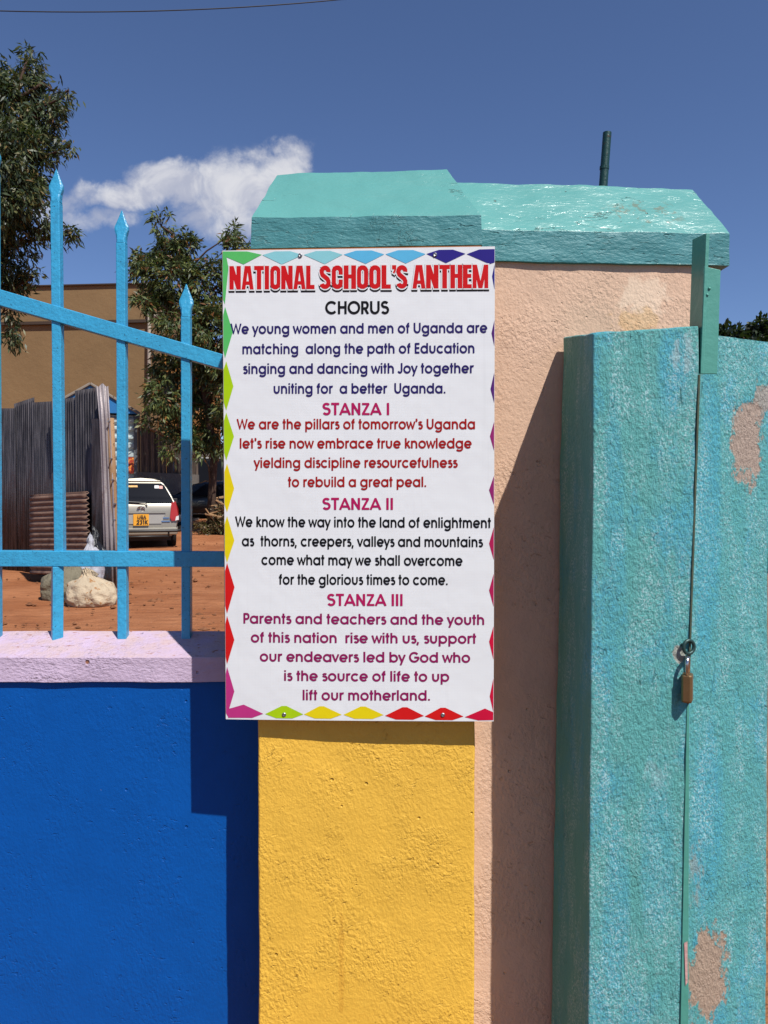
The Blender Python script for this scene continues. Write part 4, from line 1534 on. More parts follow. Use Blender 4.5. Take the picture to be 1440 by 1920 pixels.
# orange building behind the tree
ob = thing('orange_building', 'sunlit orange rendered building partly hidden by the leafy tree', 'building', (P(330, 800, 32).x, 34, .4))
xa, xb = P(282, 700, 32).x + .05, P(356, 700, 32).x
MB().box(xa, xb, 32, 38, .3, P(300, 640, 32).z).build('wall', M['orange_render'], ob)
MB().box(xa - .0, xb + .15, 31.8, 38.2, P(300, 640, 32).z, P(300, 630, 32).z).build('roof', M['brown_ledge'], ob)
for q in (0, 1):
    xx = xa + .55 + q * 1.05
    MB().box(xx, xx + .45, 31.96, 32.0, P(300, 770, 32).z, P(300, 700, 32).z).build('window', M['glass_dark'], ob)

# blue roofed kiosk
D2 = 23.0
ki = thing('kiosk', 'pale ribbed metal kiosk with a blue gable roof behind the silver car', 'kiosk', (P(257, 900, D2).x, D2, .29))
xa, xb = P(100, 800, D2).x, P(257, 800, D2).x
zg, ze = .2, P(200, 779, D2).z
mb = MB()
nr = 64
zs = [zg + (ze - zg) * j / nr for j in range(nr + 1)]
b0 = len(mb.v)
for j, z in enumerate(zs):
    off = .045 * (1 if math.sin(2 * math.pi * j / 4.8) > 0 else -1)
    mb.v += [Vector((xa, D2 + off, z)), Vector((xb - .10, D2 + off, z))]
for j in range(nr):
    mb.f.append((j * 2, j * 2 + 1, j * 2 + 3, j * 2 + 2))
mb.build('front_wall', M['kiosk'], ki)
MB().box(xa, xb - .1, D2 + .1, D2 + 2.4, zg, ze).build('body', M['kiosk'], ki)
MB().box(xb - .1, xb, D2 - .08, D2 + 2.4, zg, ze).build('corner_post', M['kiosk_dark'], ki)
apx = P(176, 725, D2)
e0, e1 = P(92, 776, D2 - .15), P(259, 776, D2 - .15)
fy, by = D2 - .18, D2 + 2.6
mb = MB()
A_ = [(e0.x, fy, e0.z), (e1.x, fy, e1.z), (apx.x, fy, apx.z), (e0.x, by, e0.z), (e1.x, by, e1.z), (apx.x, by, apx.z)]
mb.add(A_, [(0, 1, 2), (5, 4, 3), (0, 2, 5, 3), (1, 4, 5, 2), (0, 3, 4, 1)])
mb.build('roof', M['roof_blue'], ki)
mb = MB()
for (s_, e_) in ((e0, apx), (apx, e1)):
    a_, b_ = Vector((s_.x, fy - .03, s_.z)), Vector((e_.x, fy - .03, e_.z))
    mb.tube([a_, b_], .045, 6)
mb.build('barge_board', M['concrete_slab'], ki)
MB().box(P(240, 870, D2).x, P(253, 870, D2).x, D2 - .075, D2 - .06, P(240, 888, D2).z, P(240, 858, D2).z).build('poster', M['sticker_red'], ki)

ki.rotation_euler.z = R(18.5)          # its side wall runs along the line of sight

# sooty board fence with a block wall under it
wf = thing('board_fence', 'dark board fence on a grey block wall behind the silver car', 'fence', (P(300, 900, 25).x, 25, .36))
g0, g1 = Vector((P(254, 900, 24.2).x, 24.2, .3)), Vector((P(372, 900, 27.5).x, 27.5, .3))
gv = g1 - g0
nP = 26
for i in range(nP):
    k0, k1 = i / nP, (i + rnd.uniform(.80, .95)) / nP
    a_, b_ = g0 + gv * k0, g0 + gv * k1
    top0 = P(257, 796, 24.2).z + (P(330, 828, 26.2).z - P(257, 796, 24.2).z) * k0 * 1.55
    zb = P(290, 886, 25).z
    j_ = rnd.uniform(-.04, .04)
    mb = MB().hexa([(a_.x, a_.y, zb), (b_.x, b_.y, zb), (b_.x, b_.y + .03, zb), (a_.x, a_.y + .03, zb), (a_.x, a_.y, top0 + j_), (b_.x, b_.y, top0 + j_ - .02), (b_.x, b_.y + .03, top0 + j_ - .02), (a_.x, a_.y + .03, top0 + j_)])
    mb.build('board', M['fence_wood'], wf)
zb = P(290, 886, 25).z
off = Vector((0, .12, 0))
MB().hexa([(g0.x, g0.y - .1, .2), (g1.x, g1.y - .1, .2), (g1.x, g1.y + .1, .2), (g0.x, g0.y + .1, .2), (g0.x, g0.y - .1, zb), (g1.x, g1.y - .1, zb), (g1.x, g1.y + .1, zb), (g0.x, g0.y + .1, zb)]).build('block_wall', M['block'], wf)
tz0, tz1 = P(257, 793, 24.2).z, P(257, 793, 24.2).z + (P(330, 828, 26.2).z - P(257, 796, 24.2).z) * 1.55
MB().tube([(g0.x, g0.y - .05, tz0), (g1.x, g1.y - .05, tz1)], .05, 6).build('top_batten', M['timber'], wf)

# open shelter behind the tree at the right of the yard
D3 = 31.0
sh = thing('shelter', 'open shed with a pale concrete roof slab in the shade behind the tree', 'shelter', (P(400, 930, D3).x, D3 + 2, .4))
xa, xb = P(334, 900, D3).x, P(520, 900, D3).x
MB().box(xa, xb, D3 - .6, D3 + 5, P(400, 861, D3).z, P(400, 850, D3).z).build('roof_slab', M['concrete_slab'], sh)
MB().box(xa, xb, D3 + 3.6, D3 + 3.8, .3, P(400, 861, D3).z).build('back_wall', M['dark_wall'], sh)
for px in (340, 408, 500):
    c = P(px, 930, D3)
    MB().box(c.x - .09, c.x + .09, D3 - .1, D3 + .08, .3, P(400, 861, D3).z).build('post', M['timber'], sh)
# parapet wall in sunlight above the slab
MB().box(xa + .2, xb, D3 + 1.0, D3 + 4.8, P(400, 850, D3).z, P(400, 842, D3).z).build('parapet', M['orange_render'], sh)

# ================================================================== vehicles
def place(loc, yaw):
    """car frame: x right, y forward, z up"""
    c, s = math.cos(yaw), math.sin(yaw)
    o = Vector(loc)
    return lambda x, y, z: Vector((o.x + c * x - s * y, o.y + s * x + c * y, o.z + z))


def wheel(T, parent, x, y, r, side, w=.20):
    mb = MB()
    n = 24
    prof = [(r * .62, -w / 2), (r * .95, -w / 2), (r, -w / 2 + .03), (r, w / 2 - .03), (r * .95, w / 2), (r * .62, w / 2)]
    V = []
    for (rr, xx) in prof:
        for k in range(n):
            a = k / n * 2 * math.pi
            V.append(T(x + xx, y + rr * math.cos(a), r + rr * math.sin(a)))
    fs = []
    for l in range(len(prof)):
        l2 = (l + 1) % len(prof)
        for k in range(n):
            k2 = (k + 1) % n
            fs.append((l * n + k, l * n + k2, l2 * n + k2, l2 * n + k))
    wh = MB().add(V, fs).build('wheel', M['tyre'], parent, smooth=True)
    V = [T(x + side * (w / 2 - .02), y, r)]
    fs = []
    for k in range(n):
        a = k / n * 2 * math.pi
        rr = r * .62
        V.append(T(x + side * (w / 2 - .045), y + rr * math.cos(a), r + rr * math.sin(a)))
    for k in range(n):
        fs.append((0, 1 + k, 1 + (k + 1) % n))
    V += [T(x - side * w / 2 * .9, y, r)]
    for k in range(n):
        fs.append((n + 1, 1 + (k + 1) % n, 1 + k))
    MB().add(V, fs).build('rim', M['rim'], wh)


def car_body(T, parent, m, sect, stations, rear, front):
    """sect: list of (z, half width) from sill to roof centre. stations: (y, function z->y shift, height limit)"""
    V, fs = [], []
    n = len(sect)
    rings = []
    for (y, shift, zmax, wk) in stations:
        ring = []
        for sgn in (-1, 1):
            seq = sect if sgn < 0 else list(reversed(sect))
            for (z, w) in seq:
                zz = min(z, zmax)
                # keep the section closed and rounded where it is cut down
                ww = w
                if z > zmax:
                    ww = max(0.0, w - (z - zmax) * .35)
                ring.append(T(sgn * ww * wk, y + shift(zz), zz))
        rings.append(ring)
    b = 0
    N = 2 * n
    for r_ in rings:
        V += r_
    for i in range(len(rings) - 1):
        for k in range(N - 1):
            fs.append((i * N + k, i * N + k + 1, (i + 1) * N + k + 1, (i + 1) * N + k))
        fs.append((i * N + N - 1, i * N, (i + 1) * N, (i + 1) * N + N - 1))
    for (base, flip) in ((0, False), ((len(rings) - 1) * N, True)):
        for k in range(n - 1):
            q = (base + k, base + k + 1, base + N - 2 - k, base + N - 1 - k)
            fs.append(q if flip else tuple(reversed(q)))
    o = MB().add(V, fs).build('body', m, parent, smooth=True)
    md = o.modifiers.new('edges', 'EDGE_SPLIT'); md.split_angle = R(40)
    return o


def panel(T, pts, name, m, parent, th=.012, ydir=-1):
    """thin plate through points given in car coordinates, grown by th along ydir (rear) """
    n = len(pts)
    V = [T(*p) for p in pts] + [T(p[0], p[1] - ydir * th, p[2]) for p in pts]
    fs = [tuple(range(n)), tuple(reversed(range(n, 2 * n)))] + [(i, (i + 1) % n, n + (i + 1) % n, n + i) for i in range(n)]
    return MB().add(V, fs).build(name, m, parent)


def side_panel(T, pts, name, m, parent, th=.012):
    n = len(pts)
    V = [T(*p) for p in pts] + [T(p[0] - math.copysign(th, p[0]), p[1], p[2]) for p in pts]
    fs = [tuple(range(n)), tuple(reversed(range(n, 2 * n)))] + [(i, (i + 1) % n, n + (i + 1) % n, n + i) for i in range(n)]
    return MB().add(V, fs).build(name, m, parent)


def silver_car():
    base = P(265, 1031, 17.6)
    gz = ground_z(base.x, base.y)
    yaw = math.atan2(-base.x, base.y)          # it points straight away from the viewer
    T = place((base.x, base.y, gz + .0), yaw + R(1.0))
    t = thing('parked_car', 'silver estate car seen from behind with a yellow number plate', 'car', (base.x, base.y, gz))
    H = 1.70
    sect = [(.30, .70), (.40, .80), (.62, .845), (.86, .85), (1.0, .83), (1.12, .79), (1.30, .705), (1.46, .615), (1.57, .535), (1.635, .44), (1.68, .27), (1.70, .0)]

    def rsh(z):
        return .0 if z < .62 else (.05 * (z - .62) / .38 if z < 1.0 else .05 + .42 * (z - 1.0) / .7)
    zero = lambda z: 0
    fsh = lambda z: -.25 * max(0, z - .5)
    st = [(0, rsh, 9, .97), (.08, rsh, 9, 1), (.6, rsh, 9, 1), (1.4, zero, 9, 1), (2.7, zero, 9, .99), (3.25, zero, 1.35, .98), (3.6, zero, 1.04, .97), (4.2, zero, .92, .93), (4.45, fsh, .80, .85)]
    car_body(T, t, M['car_silver'], sect, st, None, None)
    yy = lambda z: rsh(z) - .015
    # rear window with sticker patches
    rw = panel(T, [(-.755, yy(1.09), 1.09), (.755, yy(1.09), 1.09), (.715, yy(1.2), 1.2), (.55, yy(1.52), 1.52), (.47, yy(1.575), 1.575), (-.47, yy(1.575), 1.575), (-.55, yy(1.52), 1.52), (-.715, yy(1.2), 1.2)], 'rear_window', M['glass_dark'], t, .012)
    def stick(x0, x1, z0, z1, nm, m, e=.008, par=rw):
        return panel(T, [(x0, yy(z0) - e, z0), (x1, yy(z0) - e, z0), (x1, yy(z1) - e, z1), (x0, yy(z1) - e, z1)], nm, m, par, .004)
    stick(.32, .42, 1.45, 1.52, 'sticker', M['lamp_white'])
    stick(.425, .51, 1.44, 1.51, 'sticker', plain('pink_sticker', (0.62, 0.26, 0.22, 1), .5))
    stick(-.33, -.07, 1.475, 1.52, 'sticker', plain('amber_sticker', (0.75, 0.40, 0.08, 1), .5, 0, .4, 0, 60, .4, (0.1, .06, .02, 1), .55))
    # roof spoiler lip
    MB().hexa([T(-.50, .40, 1.60), T(.50, .40, 1.60), T(.42, .75, 1.655), T(-.42, .75, 1.655), T(-.46, .38, 1.635), T(.46, .38, 1.635), T(.34, .8, 1.70), T(-.34, .8, 1.70)]).build('roof_spoiler', M['car_silver'], t, bevel=.015)
    # lamps
    for s in (-1, 1):
        q = [(s * .70, yy(1.10) - .03, 1.10), (s * .80, yy(1.13) - .03, 1.13), (s * .855, yy(.95) - .03, .95), (s * .868, yy(.70) - .03, .68), (s * .70, yy(.68) - .03, .66), (s * .66, yy(.74) - .03, .74)]
        n6 = len(q)
        V = [T(*p) for p in q] + [T(p[0] * 1.0, p[1] + .16, p[2]) for p in q]
        fs = [tuple(range(n6)), tuple(reversed(range(n6, 2 * n6)))] + [(i, (i + 1) % n6, n6 + (i + 1) % n6, n6 + i) for i in range(n6)]
        tl = MB().add(V, fs).build('tail_light', M['tail_red'], t)
        panel(T, [(s * .78, yy(.7) - .045, .67), (s * .862, yy(.7) - .045, .69), (s * .862, yy(.7) - .045, .79), (s * .80, yy(.7) - .045, .77)], 'reversing_lens', M['lamp_white'], tl, .02)
    # plate recess, plate, garnish, emblem, wiper
    panel(T, [(-.46, yy(.60) - .002, .60), (.46, yy(.60) - .002, .60), (.56, yy(.84) - .002, .84), (-.56, yy(.84) - .002, .84)], 'plate_recess', plain('recess_paint', (0.40, .38, .34, 1), .4, .3), t, .01)
    panel(T, [(-.56, yy(.85) - .03, .85), (.56, yy(.85) - .03, .85), (.57, yy(.90) - .03, .90), (-.57, yy(.90) - .03, .90)], 'trunk_garnish', M['car_silver'], t, .04)
    np_ = panel(T, [(-.175, yy(.58) - .03, .56), (.175, yy(.58) - .03, .56), (.175, yy(.8) - .03, .83), (-.175, yy(.8) - .03, .83)], 'number_plate', M['plate'], t, .012)
    for (tx, zb_, ch_, wd) in (('UBA', .715, .088, .20), ('231K', .59, .100, .27)):
        V, Fc, a_, b_ = text_mesh(tx)
        mb = MB()
        mb.v = [T(-wd / 2 + .02 + (x - a_) / (b_ - a_) * wd, yy(.7) - .05, zb_ + y * ch_) for (x, y) in V]
        mb.f = [tuple(f) for f in Fc]
        mb.build('plate_text', M['black_trim'], np_)
    pts = [T(.085 * math.cos(a), yy(.97) - .02, .955 + .055 * math.sin(a)) for a in [i / 20 * 2 * math.pi for i in range(21)]]
    em = MB().tube(pts, .010, 6, cap=False)
    pts = [T(.035 * math.cos(a), yy(.97) - .022, .955 + .05 * math.sin(a)) for a in [i / 20 * 2 * math.pi for i in range(21)]]
    em.tube(pts, .008, 6, cap=False)
    pts = [T(.055 * math.cos(a), yy(.97) - .024, .975 + .022 * math.sin(a)) for a in [i / 20 * 2 * math.pi for i in range(21)]]
    em.tube(pts, .008, 6, cap=False)
    em.build('emblem', M['chrome'], t)
    MB().tube([T(.14, yy(1.04) - .04, 1.03), T(.10, yy(1.1) - .04, 1.10), T(-.40, yy(1.14) - .05, 1.13)], .016, 6).build('wiper', M['black_trim'], t)
    for (xa_, xb_, zz) in ((.50, .64, .72), (.46, .66, .64)):
        panel(T, [(xa_, yy(zz) - .008, zz), (xb_, yy(zz) - .008, zz), (xb_, yy(zz + .03) - .008, zz + .03), (xa_, yy(zz + .03) - .008, zz + .03)], 'badge', M['chrome'], t, .006)
    # bumper and tubular guard
    MB().hexa([T(-.82, -.06, .33), T(.82, -.06, .33), T(.86, .3, .33), T(-.86, .3, .33), T(-.84, -.07, .50), T(.84, -.07, .50), T(.87, .3, .52), T(-.87, .3, .52)]).build('bumper', M['car_silver'], t, bevel=.03)
    g_ = MB()
    g_.tube([T(-.80, .1, .40), T(-.86, -.14, .42), T(-.80, -.19, .43), T(.80, -.19, .43), T(.90, -.14, .45), T(.92, .0, .52), T(.88, .12, .50)], .032, 8)
    g_.tube([T(-.62, -.15, .30), T(.62, -.15, .30)], .026, 8)
    for s in (-.62, .62):
        g_.tube([T(s, -.18, .43), T(s, -.15, .30)], .022, 8)
    g_.build('rear_guard', M['black_trim'], t, smooth=True)
    MB().box(0, 0, 0, 0, 0, 0)
    V = [T(-.7, .3, .18), T(.7, .3, .18), T(.7, 4.1, .2), T(-.7, 4.1, .2), T(-.7, .3, .34), T(.7, .3, .34), T(.7, 4.1, .34), T(-.7, 4.1, .34)]
    MB().hexa(V).build('underbody', M['black_trim'], t)
    for s in (-1, 1):
        wheel(T, t, s * .74, .82, .33, s)
        wheel(T, t, s * .74, 3.55, .33, s)
        # side glass
        side_panel(T, [(s * .805, .85, 1.10), (s * .805, 3.0, 1.10), (s * .625, 2.55, 1.46), (s * .625, 1.0, 1.46)], 'side_window', M['glass_dark'], t, .05)
        m_ = [T(s * .86, 2.95, 1.05), T(s * 1.02, 2.95, 1.05), T(s * 1.02, 3.05, 1.05), T(s * .86, 3.05, 1.05), T(s * .86, 2.95, 1.2), T(s * 1.02, 2.95, 1.2), T(s * 1.02, 3.05, 1.2), T(s * .86, 3.05, 1.2)]
        if s < 0:
            m_ = [m_[1], m_[0], m_[3], m_[2], m_[5], m_[4], m_[7], m_[6]]
        MB().hexa(m_).build('wing_mirror', M['black_trim'], t, bevel=.02)


silver_car()


def dark_car():
    # seen from its side behind the tree trunk
    D = 24.8
    b0 = P(268, 975, D)
    gz = ground_z(b0.x, D)
    T = place((b0.x + .3, D + .3, gz), R(-82))         # its tail is to the left
    t = thing('parked_car', 'black saloon car side on behind the thin tree trunk', 'car', (b0.x + 2.2, D, gz))
    sect = [(.28, .70), (.38, .82), (.62, .86), (.86, .85), (1.0, .82), (1.14, .76), (1.32, .68), (1.45, .60), (1.51, .46), (1.53, .25), (1.54, 0)]
    zero = lambda z: 0
    rsh = lambda z: .05 * abs(z - .6)
    st = [(0, rsh, .93, .92), (.12, zero, 1.0, .97), (.75, zero, 1.05, 1), (1.35, zero, 1.40, 1), (1.7, zero, 9, 1), (2.6, zero, 9, 1), (3.0, zero, 1.42, 1), (3.6, zero, 1.04, 1), (4.4, zero, .93, .95), (4.6, rsh, .8, .88)]
    car_body(T, t, M['car_black'], sect, st, None, None)
    for s in (-1, 1):
        wheel(T, t, s * .76, .85, .32, s)
        wheel(T, t, s * .76, 3.65, .32, s)
        side_panel(T, [(s * .835, 1.25, 1.02), (s * .835, 2.1, 1.02), (s * .70, 2.1, 1.40), (s * .70, 1.75, 1.40)], 'side_window', M['glass_dark'], t, .05)
        side_panel(T, [(s * .835, 2.16, 1.02), (s * .835, 3.2, 1.02), (s * .70, 2.75, 1.40), (s * .70, 2.16, 1.40)], 'side_window', M['glass_dark'], t, .05)
        MB().tube([T(s * .875, 1.55, .84), T(s * .875, 1.75, .84)], .016, 6).build('door_handle', M['chrome'], t)
        MB().tube([T(s * .872, .4, .42), T(s * .872, 4.2, .42)], .014, 6).build('side_moulding', M['chrome'], t)
    panel(T, [(-.80, .0, .78), (-.55, -.02, .78), (-.55, -.02, .88), (-.80, .0, .88)], 'tail_light', M['tail_red'], t, .03)
    panel(T, [(.80, .0, .78), (.55, -.02, .78), (.55, -.02, .88), (.80, .0, .88)], 'tail_light', M['tail_red'], t, .03)


dark_car()


def truck():
    D = 28.2
    b0 = P(331, 985, D)
    gz = ground_z(b0.x, D)
    T = place((b0.x + .95, D, gz), R(17))
    t = thing('blue_truck', 'dark lorry with its blue door standing open, half hidden behind the silver car', 'truck', (b0.x + .9, D + 1, gz))
    z0, z1 = .55, P(326, 856, D).z - gz
    m_ = MB()
    # cab shell: sloped windscreen towards the viewer
    m_.hexa([T(-.95, .0, z0), T(.95, .0, z0), T(.95, 1.6, z0), T(-.95, 1.6, z0), T(-.93, .0, z0 + .75), T(.93, .0, z0 + .75), T(.93, 1.6, z0 + .75), T(-.93, 1.6, z0 + .75)])
    m_.hexa([T(-.93, .0, z0 + .752), T(.93, .0, z0 + .752), T(.93, 1.6, z0 + .752), T(-.93, 1.6, z0 + .752), T(-.84, .22, z1), T(.84, .22, z1), T(.84, 1.55, z1), T(-.84, 1.55, z1)])
    m_.build('cab', M['car_black'], t, bevel=.05)
    dr = MB()
    xd = -1.0
    zs_ = [z0 - .1, z0 + .3, z0 + .72, z0 + 1.1, z1 - .25, z1 + .05]
    ws_ = [.06, .16, .17, .15, .14, .05]
    for i in range(5):
        k0, k1 = ws_[i], ws_[i + 1]
        xo0, xo1 = -.02 * i, -.02 * (i + 1)
        dr.hexa([T(xd + xo0 - k0, -.75, zs_[i]), T(xd + xo0 + .06, -.75, zs_[i]), T(xd + .06, .1, zs_[i]), T(xd - .02, .1, zs_[i]), T(xd + xo1 - k1, -.75, zs_[i + 1]), T(xd + xo1 + .06, -.75, zs_[i + 1]), T(xd + .06, .1, zs_[i + 1]), T(xd - .02, .1, zs_[i + 1])])
    door = dr.build('door', M['truck_blue'], t, bevel=.02)
    panel(T, [(xd - .14, -.77, z0 + .95), (xd - .06, -.77, z0 + .95), (xd - .10, -.77, z1 - .1), (xd - .15, -.77, z1 - .2)], 'door_glass', M['glass_dark'], door, .02)
    MB().tube([T(xd - .13, -.78, z0 + .1), T(xd + .03, -.78, z0 + .02)], .025, 6).build('door_handle', M['chrome'], door)
    hz = z1 - z0 - .752
    f = lambda k: .22 * k
    panel(T, [(-.80, f(.08) - .02, z0 + .752 + hz * .08), (.80, f(.08) - .02, z0 + .752 + hz * .08), (.74, f(.85) - .02, z0 + .752 + hz * .85), (-.74, f(.85) - .02, z0 + .752 + hz * .85)], 'windscreen', M['glass_dark'], t, .03)
    for s in (-1, 1):
        side_panel(T, [(s * .95, .35, z0 + .85), (s * .95, 1.3, z0 + .85), (s * .885, 1.3, z1 - .18), (s * .885, .45, z1 - .18)], 'side_window', M['glass_dark'], t, .04)
        panel(T, [(s * .55, -.03, z0 + .2), (s * .85, -.03, z0 + .2), (s * .85, -.03, z0 + .42), (s * .55, -.03, z0 + .42)], 'headlight', M['lamp_white'], t, .04)
        wheel(T, t, s * .80, .75, .42, s, .24)
        wheel(T, t, s * .80, 4.0, .42, s, .24)
        mr_ = MB()
        mr_.tube([T(s * .92, .1, z1 - .35), T(s * 1.12, -.05, z1 - .30), T(s * 1.12, -.05, z0 + .8), T(s * .95, .1, z0 + .75)], .018, 6)
        mr_.build('mirror_arm', M['black_trim'], t)
        MB().hexa([T(s * 1.12 - .07, -.10, z0 + 1.0), T(s * 1.12 + .07, -.10, z0 + 1.0), T(s * 1.12 + .07, -.03, z0 + 1.0), T(s * 1.12 - .07, -.03, z0 + 1.0), T(s * 1.12 - .07, -.10, z0 + 1.4), T(s * 1.12 + .07, -.10, z0 + 1.4), T(s * 1.12 + .07, -.03, z0 + 1.4), T(s * 1.12 - .07, -.03, z0 + 1.4)]).build('mirror', M['black_trim'], t, bevel=.02)
    panel(T, [(-.5, -.025, z0 + .15), (.5, -.025, z0 + .15), (.5, -.025, z0 + .5), (-.5, -.025, z0 + .5)], 'grille', M['black_trim'], t, .03)
    MB().hexa([T(-.97, -.12, z0 - .22), T(.97, -.12, z0 - .22), T(.97, .2, z0 - .22), T(-.97, .2, z0 - .22), T(-.97, -.12, z0), T(.97, -.12, z0), T(.97, .2, z0), T(-.97, .2, z0)]).build('bumper', M['black_trim'], t, bevel=.02)
    MB().hexa([T(-1.0, 1.75, z0), T(1.0, 1.75, z0), T(1.0, 5.2, z0), T(-1.0, 5.2, z0), T(-1.0, 1.75, z0 + .7), T(1.0, 1.75, z0 + .7), T(1.0, 5.2, z0 + .7), T(-1.0, 5.2, z0 + .7)]).build('load_bed', M['black_trim'], t, bevel=.01)


truck()

# ================================================================== trees
def leaves_mesh(blobs, count, leaf_len, leaf_w, seed, droop=.6, clump=.30, tuft=14):
    """long leaves in drooping tufts spread over many small clump centres. blobs: (centre, radius xyz, weight)"""
    rg = np.random.default_rng(seed)
    vol = np.array([b[1][0] * b[1][2] * b[2] for b in blobs])
    pr = vol / vol.sum()
    ntuft = count // tuft
    which = rg.choice(len(blobs), ntuft, p=pr)
    cen = np.array([tuple(b[0]) for b in blobs])[which]
    rad = np.array([tuple(b[1]) for b in blobs])[which]
    d = rg.normal(size=(ntuft, 3))
    d /= np.linalg.norm(d, axis=1, keepdims=True)
    rr = rg.uniform(.25, 1.0, (ntuft, 1)) ** .6
    tc = cen + d * rad * rr
    outw = d.copy()
    V = np.zeros((ntuft * tuft, 4, 3))
    tci = np.repeat(tc, tuft, axis=0)
    oi = np.repeat(outw, tuft, axis=0)
    N = len(tci)
    dirv = rg.normal(size=(N, 3)) * .75 + oi * .7
    dirv[:, 2] -= droop
    dirv /= np.linalg.norm(dirv, axis=1, keepdims=True)
    L = leaf_len * rg.uniform(.6, 1.25, (N, 1))
    side = np.cross(dirv, rg.normal(size=(N, 3)))
    side /= np.linalg.norm(side, axis=1, keepdims=True) + 1e-9
    wv = side * leaf_w * rg.uniform(.7, 1.2, (N, 1)) * .5
    st = tci + rg.normal(size=(N, 3)) * clump * .25 + dirv * L * .1
    nrm = np.cross(dirv, side)
    mid = st + dirv * L * .45
    V[:, 0] = st
    V[:, 1] = mid + wv + nrm * leaf_w * .12
    V[:, 2] = st + dirv * L - np.array([0, 0, 1]) * L * .12
    V[:, 3] = mid - wv + nrm * leaf_w * .12
    return V.reshape(-1, 3), N, tc


def mesh_leaves(name, V, N, m, parent):
    org = Vector(parent.location)
    me = bpy.data.meshes.new(name)
    V = V - np.array(tuple(org))
    me.vertices.add(len(V))
    me.vertices.foreach_set('co', V.astype(np.float32).ravel())
    me.loops.add(N * 4)
    me.loops.foreach_set('vertex_index', np.arange(N * 4, dtype=np.int32))
    me.polygons.add(N)
    me.polygons.foreach_set('loop_start', np.arange(0, N * 4, 4, dtype=np.int32))
    me.polygons.foreach_set('loop_total', np.full(N, 4, dtype=np.int32))
    me.update()
    me.validate()
    o = bpy.data.objects.new(name, me)
    COL.objects.link(o)
    o.parent = parent
    me.materials.append(m)
    return o


def tree(name, label, base, trunk_pts, trunk_r, px_blobs, D, m, count, ll, lw, seed, droop=.6, depth=1.0, tuft=14):
    t = thing(name, label, 'tree', base)
    blobs = []
    rg = random.Random(seed)
    for b in px_blobs:
        px, py, rx, ry = b[:4]
        w = b[4] if len(b) > 4 else 1.0
        dd_ = D + rg.uniform(-.5, .5) * depth
        c = P(px, py, dd_)
        s = dd_ / F
        ax, az = rx * s, ry * s
        blobs.append((c, (ax, (ax + az) / 2 * .9 * depth, az), w))
    V, N, tc = leaves_mesh(blobs, count, ll, lw, seed, droop, .3, tuft)
    mesh_leaves('crown', V, N, m, t)
    mb = MB()
    mb.tube(trunk_pts, trunk_r, 10)
    mb.build('trunk', M['bark'], t, smooth=True)
    # limbs from the trunk to each clump
    mb = MB()
    tp = [Vector(p) for p in trunk_pts]
    for (c, r_, w) in blobs:
        # start at the trunk point a bit below the clump
        best = min(tp[1:], key=lambda q: (q - c).length + (0 if q.z < c.z else 3))
        mid = best.lerp(c, .55) + Vector((rg.uniform(-.15, .15), rg.uniform(-.15, .15), rg.uniform(0, .25)))
        mb.tube([best, mid, c, c + Vector((rg.uniform(-.3, .3) * r_[0], 0, r_[2] * .3))], [.04, .026, .012, .004], 6)
        for q in range(5):
            e = c + Vector((rg.uniform(-1, 1) * r_[0], rg.uniform(-1, 1) * r_[1], rg.uniform(-.8, .9) * r_[2])) * .85
            mb.tube([c.lerp(mid, rg.uniform(0, .4)), c.lerp(e, .5) + Vector((0, 0, .08)), e], [.014, .009, .004], 5)
    mb.build('limb', M['bark'], t, smooth=True)
    return t


# tree in the yard right of the building
DT = 22.0
tb = P(398, 1008, DT)
gz = ground_z(tb.x, DT)
tb.z = gz
tr_pts = [tb - Vector((0, 0, .1)), P(397, 930, DT), P(402, 850, DT), P(388, 760, DT), P(365, 640, DT), P(340, 520, DT), P(325, 440, DT)]
tree('leafy_tree', 'bushy long leaved tree with brown dead leaves beside the anthem board', tb, tr_pts, [.17, .12, .11, .10, .085, .06, .03],
     [(302, 425, 22, 30), (345, 455, 26, 26), (318, 470, 30, 25), (434, 440, 14, 20), (440, 480, 32, 36), (275, 488, 34, 34), (262, 510, 22, 20), (335, 530, 62, 48), (400, 545, 52, 60),
      (300, 560, 42, 24), (268, 568, 20, 14), (345, 610, 58, 46), (400, 640, 55, 70), (318, 690, 38, 40), (375, 700, 60, 60), (312, 745, 38, 34), (370, 775, 55, 40), (300, 790, 32, 26), (345, 820, 44, 26),
      (405, 815, 42, 34), (440, 720, 40, 110), (470, 600, 40, 120), (500, 520, 40, 60), (420, 845, 26, 22, .7), (380, 850, 16, 16, .7), (330, 845, 20, 16, .7)],
     DT, M['leaf'], 27000, .215, .060, 11, .6, 1.1, 26)

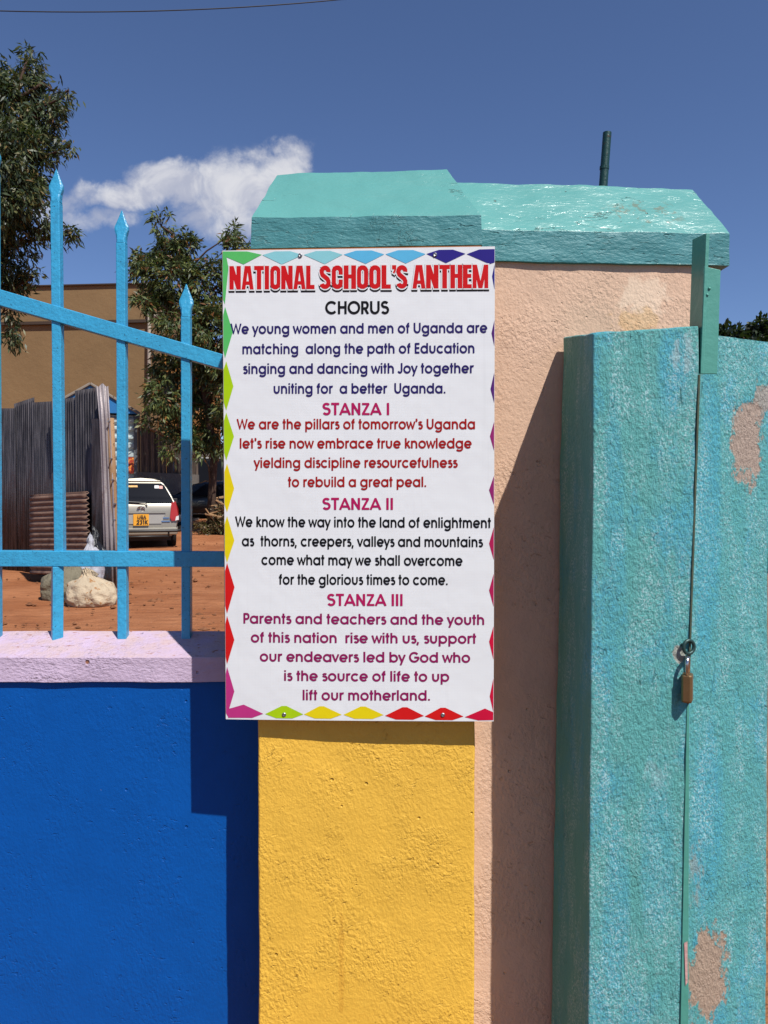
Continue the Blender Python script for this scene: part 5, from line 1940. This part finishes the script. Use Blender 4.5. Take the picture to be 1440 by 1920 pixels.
# big dark tree at the left
DL_ = 14.0
tbL = P(-150, 1050, DL_)
tbL.z = 0
tl_pts = [tbL - Vector((0, 0, .1)), P(-140, 900, DL_), P(-120, 700, DL_), P(-80, 500, DL_), P(-40, 350, DL_), P(0, 260, DL_), P(25, 190, DL_)]
tree('dark_tree', 'tall dark leaved tree at the left edge rising above the fence', tbL, tl_pts, [.24, .2, .17, .14, .10, .05, .015],
     [(58, 128, 22, 24, 1), (40, 155, 52, 36), (100, 172, 30, 22, .8), (128, 178, 14, 12, .7), (10, 210, 80, 70), (75, 225, 45, 30), (95, 205, 28, 20, .8), (20, 300, 66, 80), (62, 275, 34, 30), (105, 288, 26, 20, .7), (130, 275, 13, 16, .5),
      (85, 262, 22, 16, .6), (20, 380, 72, 55), (55, 350, 26, 30), (30, 430, 66, 42), (85, 420, 14, 16, .4), (15, 490, 48, 44), (-5, 540, 60, 30), (-80, 280, 110, 160), (-110, 430, 120, 140), (131, 441, 11, 16, 1.2), (62, 520, 18, 26, .6),
      (14, 580, 18, 40, .9), (24, 628, 8, 18, 2.2), (60, 100, 8, 10, 1.2)],
     DL_, M['leaf_dark'], 33000, .145, .041, 23, .8, 1.0, 24)

# distant tree over the gate at the right
DR = 26.0
tbR = P(1400, 1000, DR)
tbR.z = .4
tree('shade_tree', 'dark round crowned tree far behind the turquoise gate leaf', tbR, [tbR - Vector((0, 0, .1)), P(1402, 850, DR), P(1405, 720, DR), P(1410, 650, DR)], [.3, .24, .18, .06],
     [(1362, 628, 26, 15), (1385, 650, 40, 20), (1425, 612, 18, 12), (1440, 630, 34, 22), (1400, 668, 70, 30), (1340, 655, 40, 24), (1470, 660, 50, 50), (1430, 720, 90, 50), (1360, 730, 60, 50), (1520, 720, 60, 60)],
     DR, M['leaf_far'], 14000, .24, .13, 31, .2, 1.0)
DR2 = 12.0
hb = P(1500, 1180, DR2); hb.z = 0
hd = thing('hedge_bush', 'leafy bush standing behind the right edge of the gate leaf', 'bush', hb)
V, N, tc = leaves_mesh([(P(px, py, DR2), (rx / F * DR2, .5, ry / F * DR2), 1) for (px, py, rx, ry) in ((1470, 960, 60, 90), (1500, 860, 70, 90), (1480, 1060, 60, 80), (1530, 1000, 80, 130))], 5000, .14, .06, 5, .3)
mesh_leaves('foliage', V, N, M['leaf'], hd)
MB().tube([hb, P(1500, 1000, DR2), P(1500, 880, DR2)], [.06, .04, .02], 8).build('stem', M['bark'], hd, smooth=True)

# dry brush around the foot of the tree
sb_base = tb + Vector((.25, -.3, 0))
sb = thing('dry_brush', 'dry brushwood heap with sticks around the foot of the thin tree', 'brush', sb_base)
V, N, tc = leaves_mesh([(tb + Vector((.15, -.15, .25)), (.40, .35, .30), 1), (tb + Vector((.45, -.1, .55)), (.35, .3, .35), 1), (tb + Vector((-.1, -.25, .15)), (.35, .3, .16), .8), (tb + Vector((.7, -.2, .25)), (.4, .35, .25), 1)], 2600, .13, .04, 9, .1)
mesh_leaves('twigs', V, N, M['leaf_dry'], sb)
mb = MB()
rg = random.Random(8)
for i in range(26):
    c = tb + Vector((rg.uniform(0.1, .9), rg.uniform(-.5, .1), rg.uniform(.15, 1.15)))
    dv_ = Vector((rg.uniform(-1, 1), rg.uniform(-.3, .3), rg.uniform(-.25, .35))).normalized() * rg.uniform(.18, .45)
    mb.tube([c - dv_, c + dv_], rg.uniform(.018, .04), 6)
mb.build('stick', M['timber'], sb)

# clods and litter lying on the earth
mb = MB()
rg = random.Random(4)
for i in range(420):
    D = 6.2 + 14 * rg.random() ** 1.5
    px = rg.uniform(-150, 480)
    x = at(px, D)
    z = ground_z(x, D)
    r = rg.uniform(.008, .026) * (1.0 if rg.random() < .93 else 1.9)
    b = len(mb.v)
    for (a_, c_, e_) in ((1, 0, 0), (-1, 0, 0), (0, 1, 0), (0, -1, 0), (0, 0, 1), (0, 0, -1)):
        mb.v.append(Vector((x + a_ * r * rg.uniform(.7, 1.6), D + c_ * r * rg.uniform(.7, 1.3), z + .01 + e_ * r * rg.uniform(.4, .9))))
    mb.f += [(b + i0, b + i1, b + i2) for (i0, i1, i2) in ((0, 2, 4), (2, 1, 4), (1, 3, 4), (3, 0, 4), (2, 0, 5), (1, 2, 5), (3, 1, 5), (0, 3, 5))]
o = mb.build('gravel', M['stone'], base=(0, 8, 0))
tag(o, 'small earth clods and stones scattered over the red earth', 'gravel', kind='stuff')
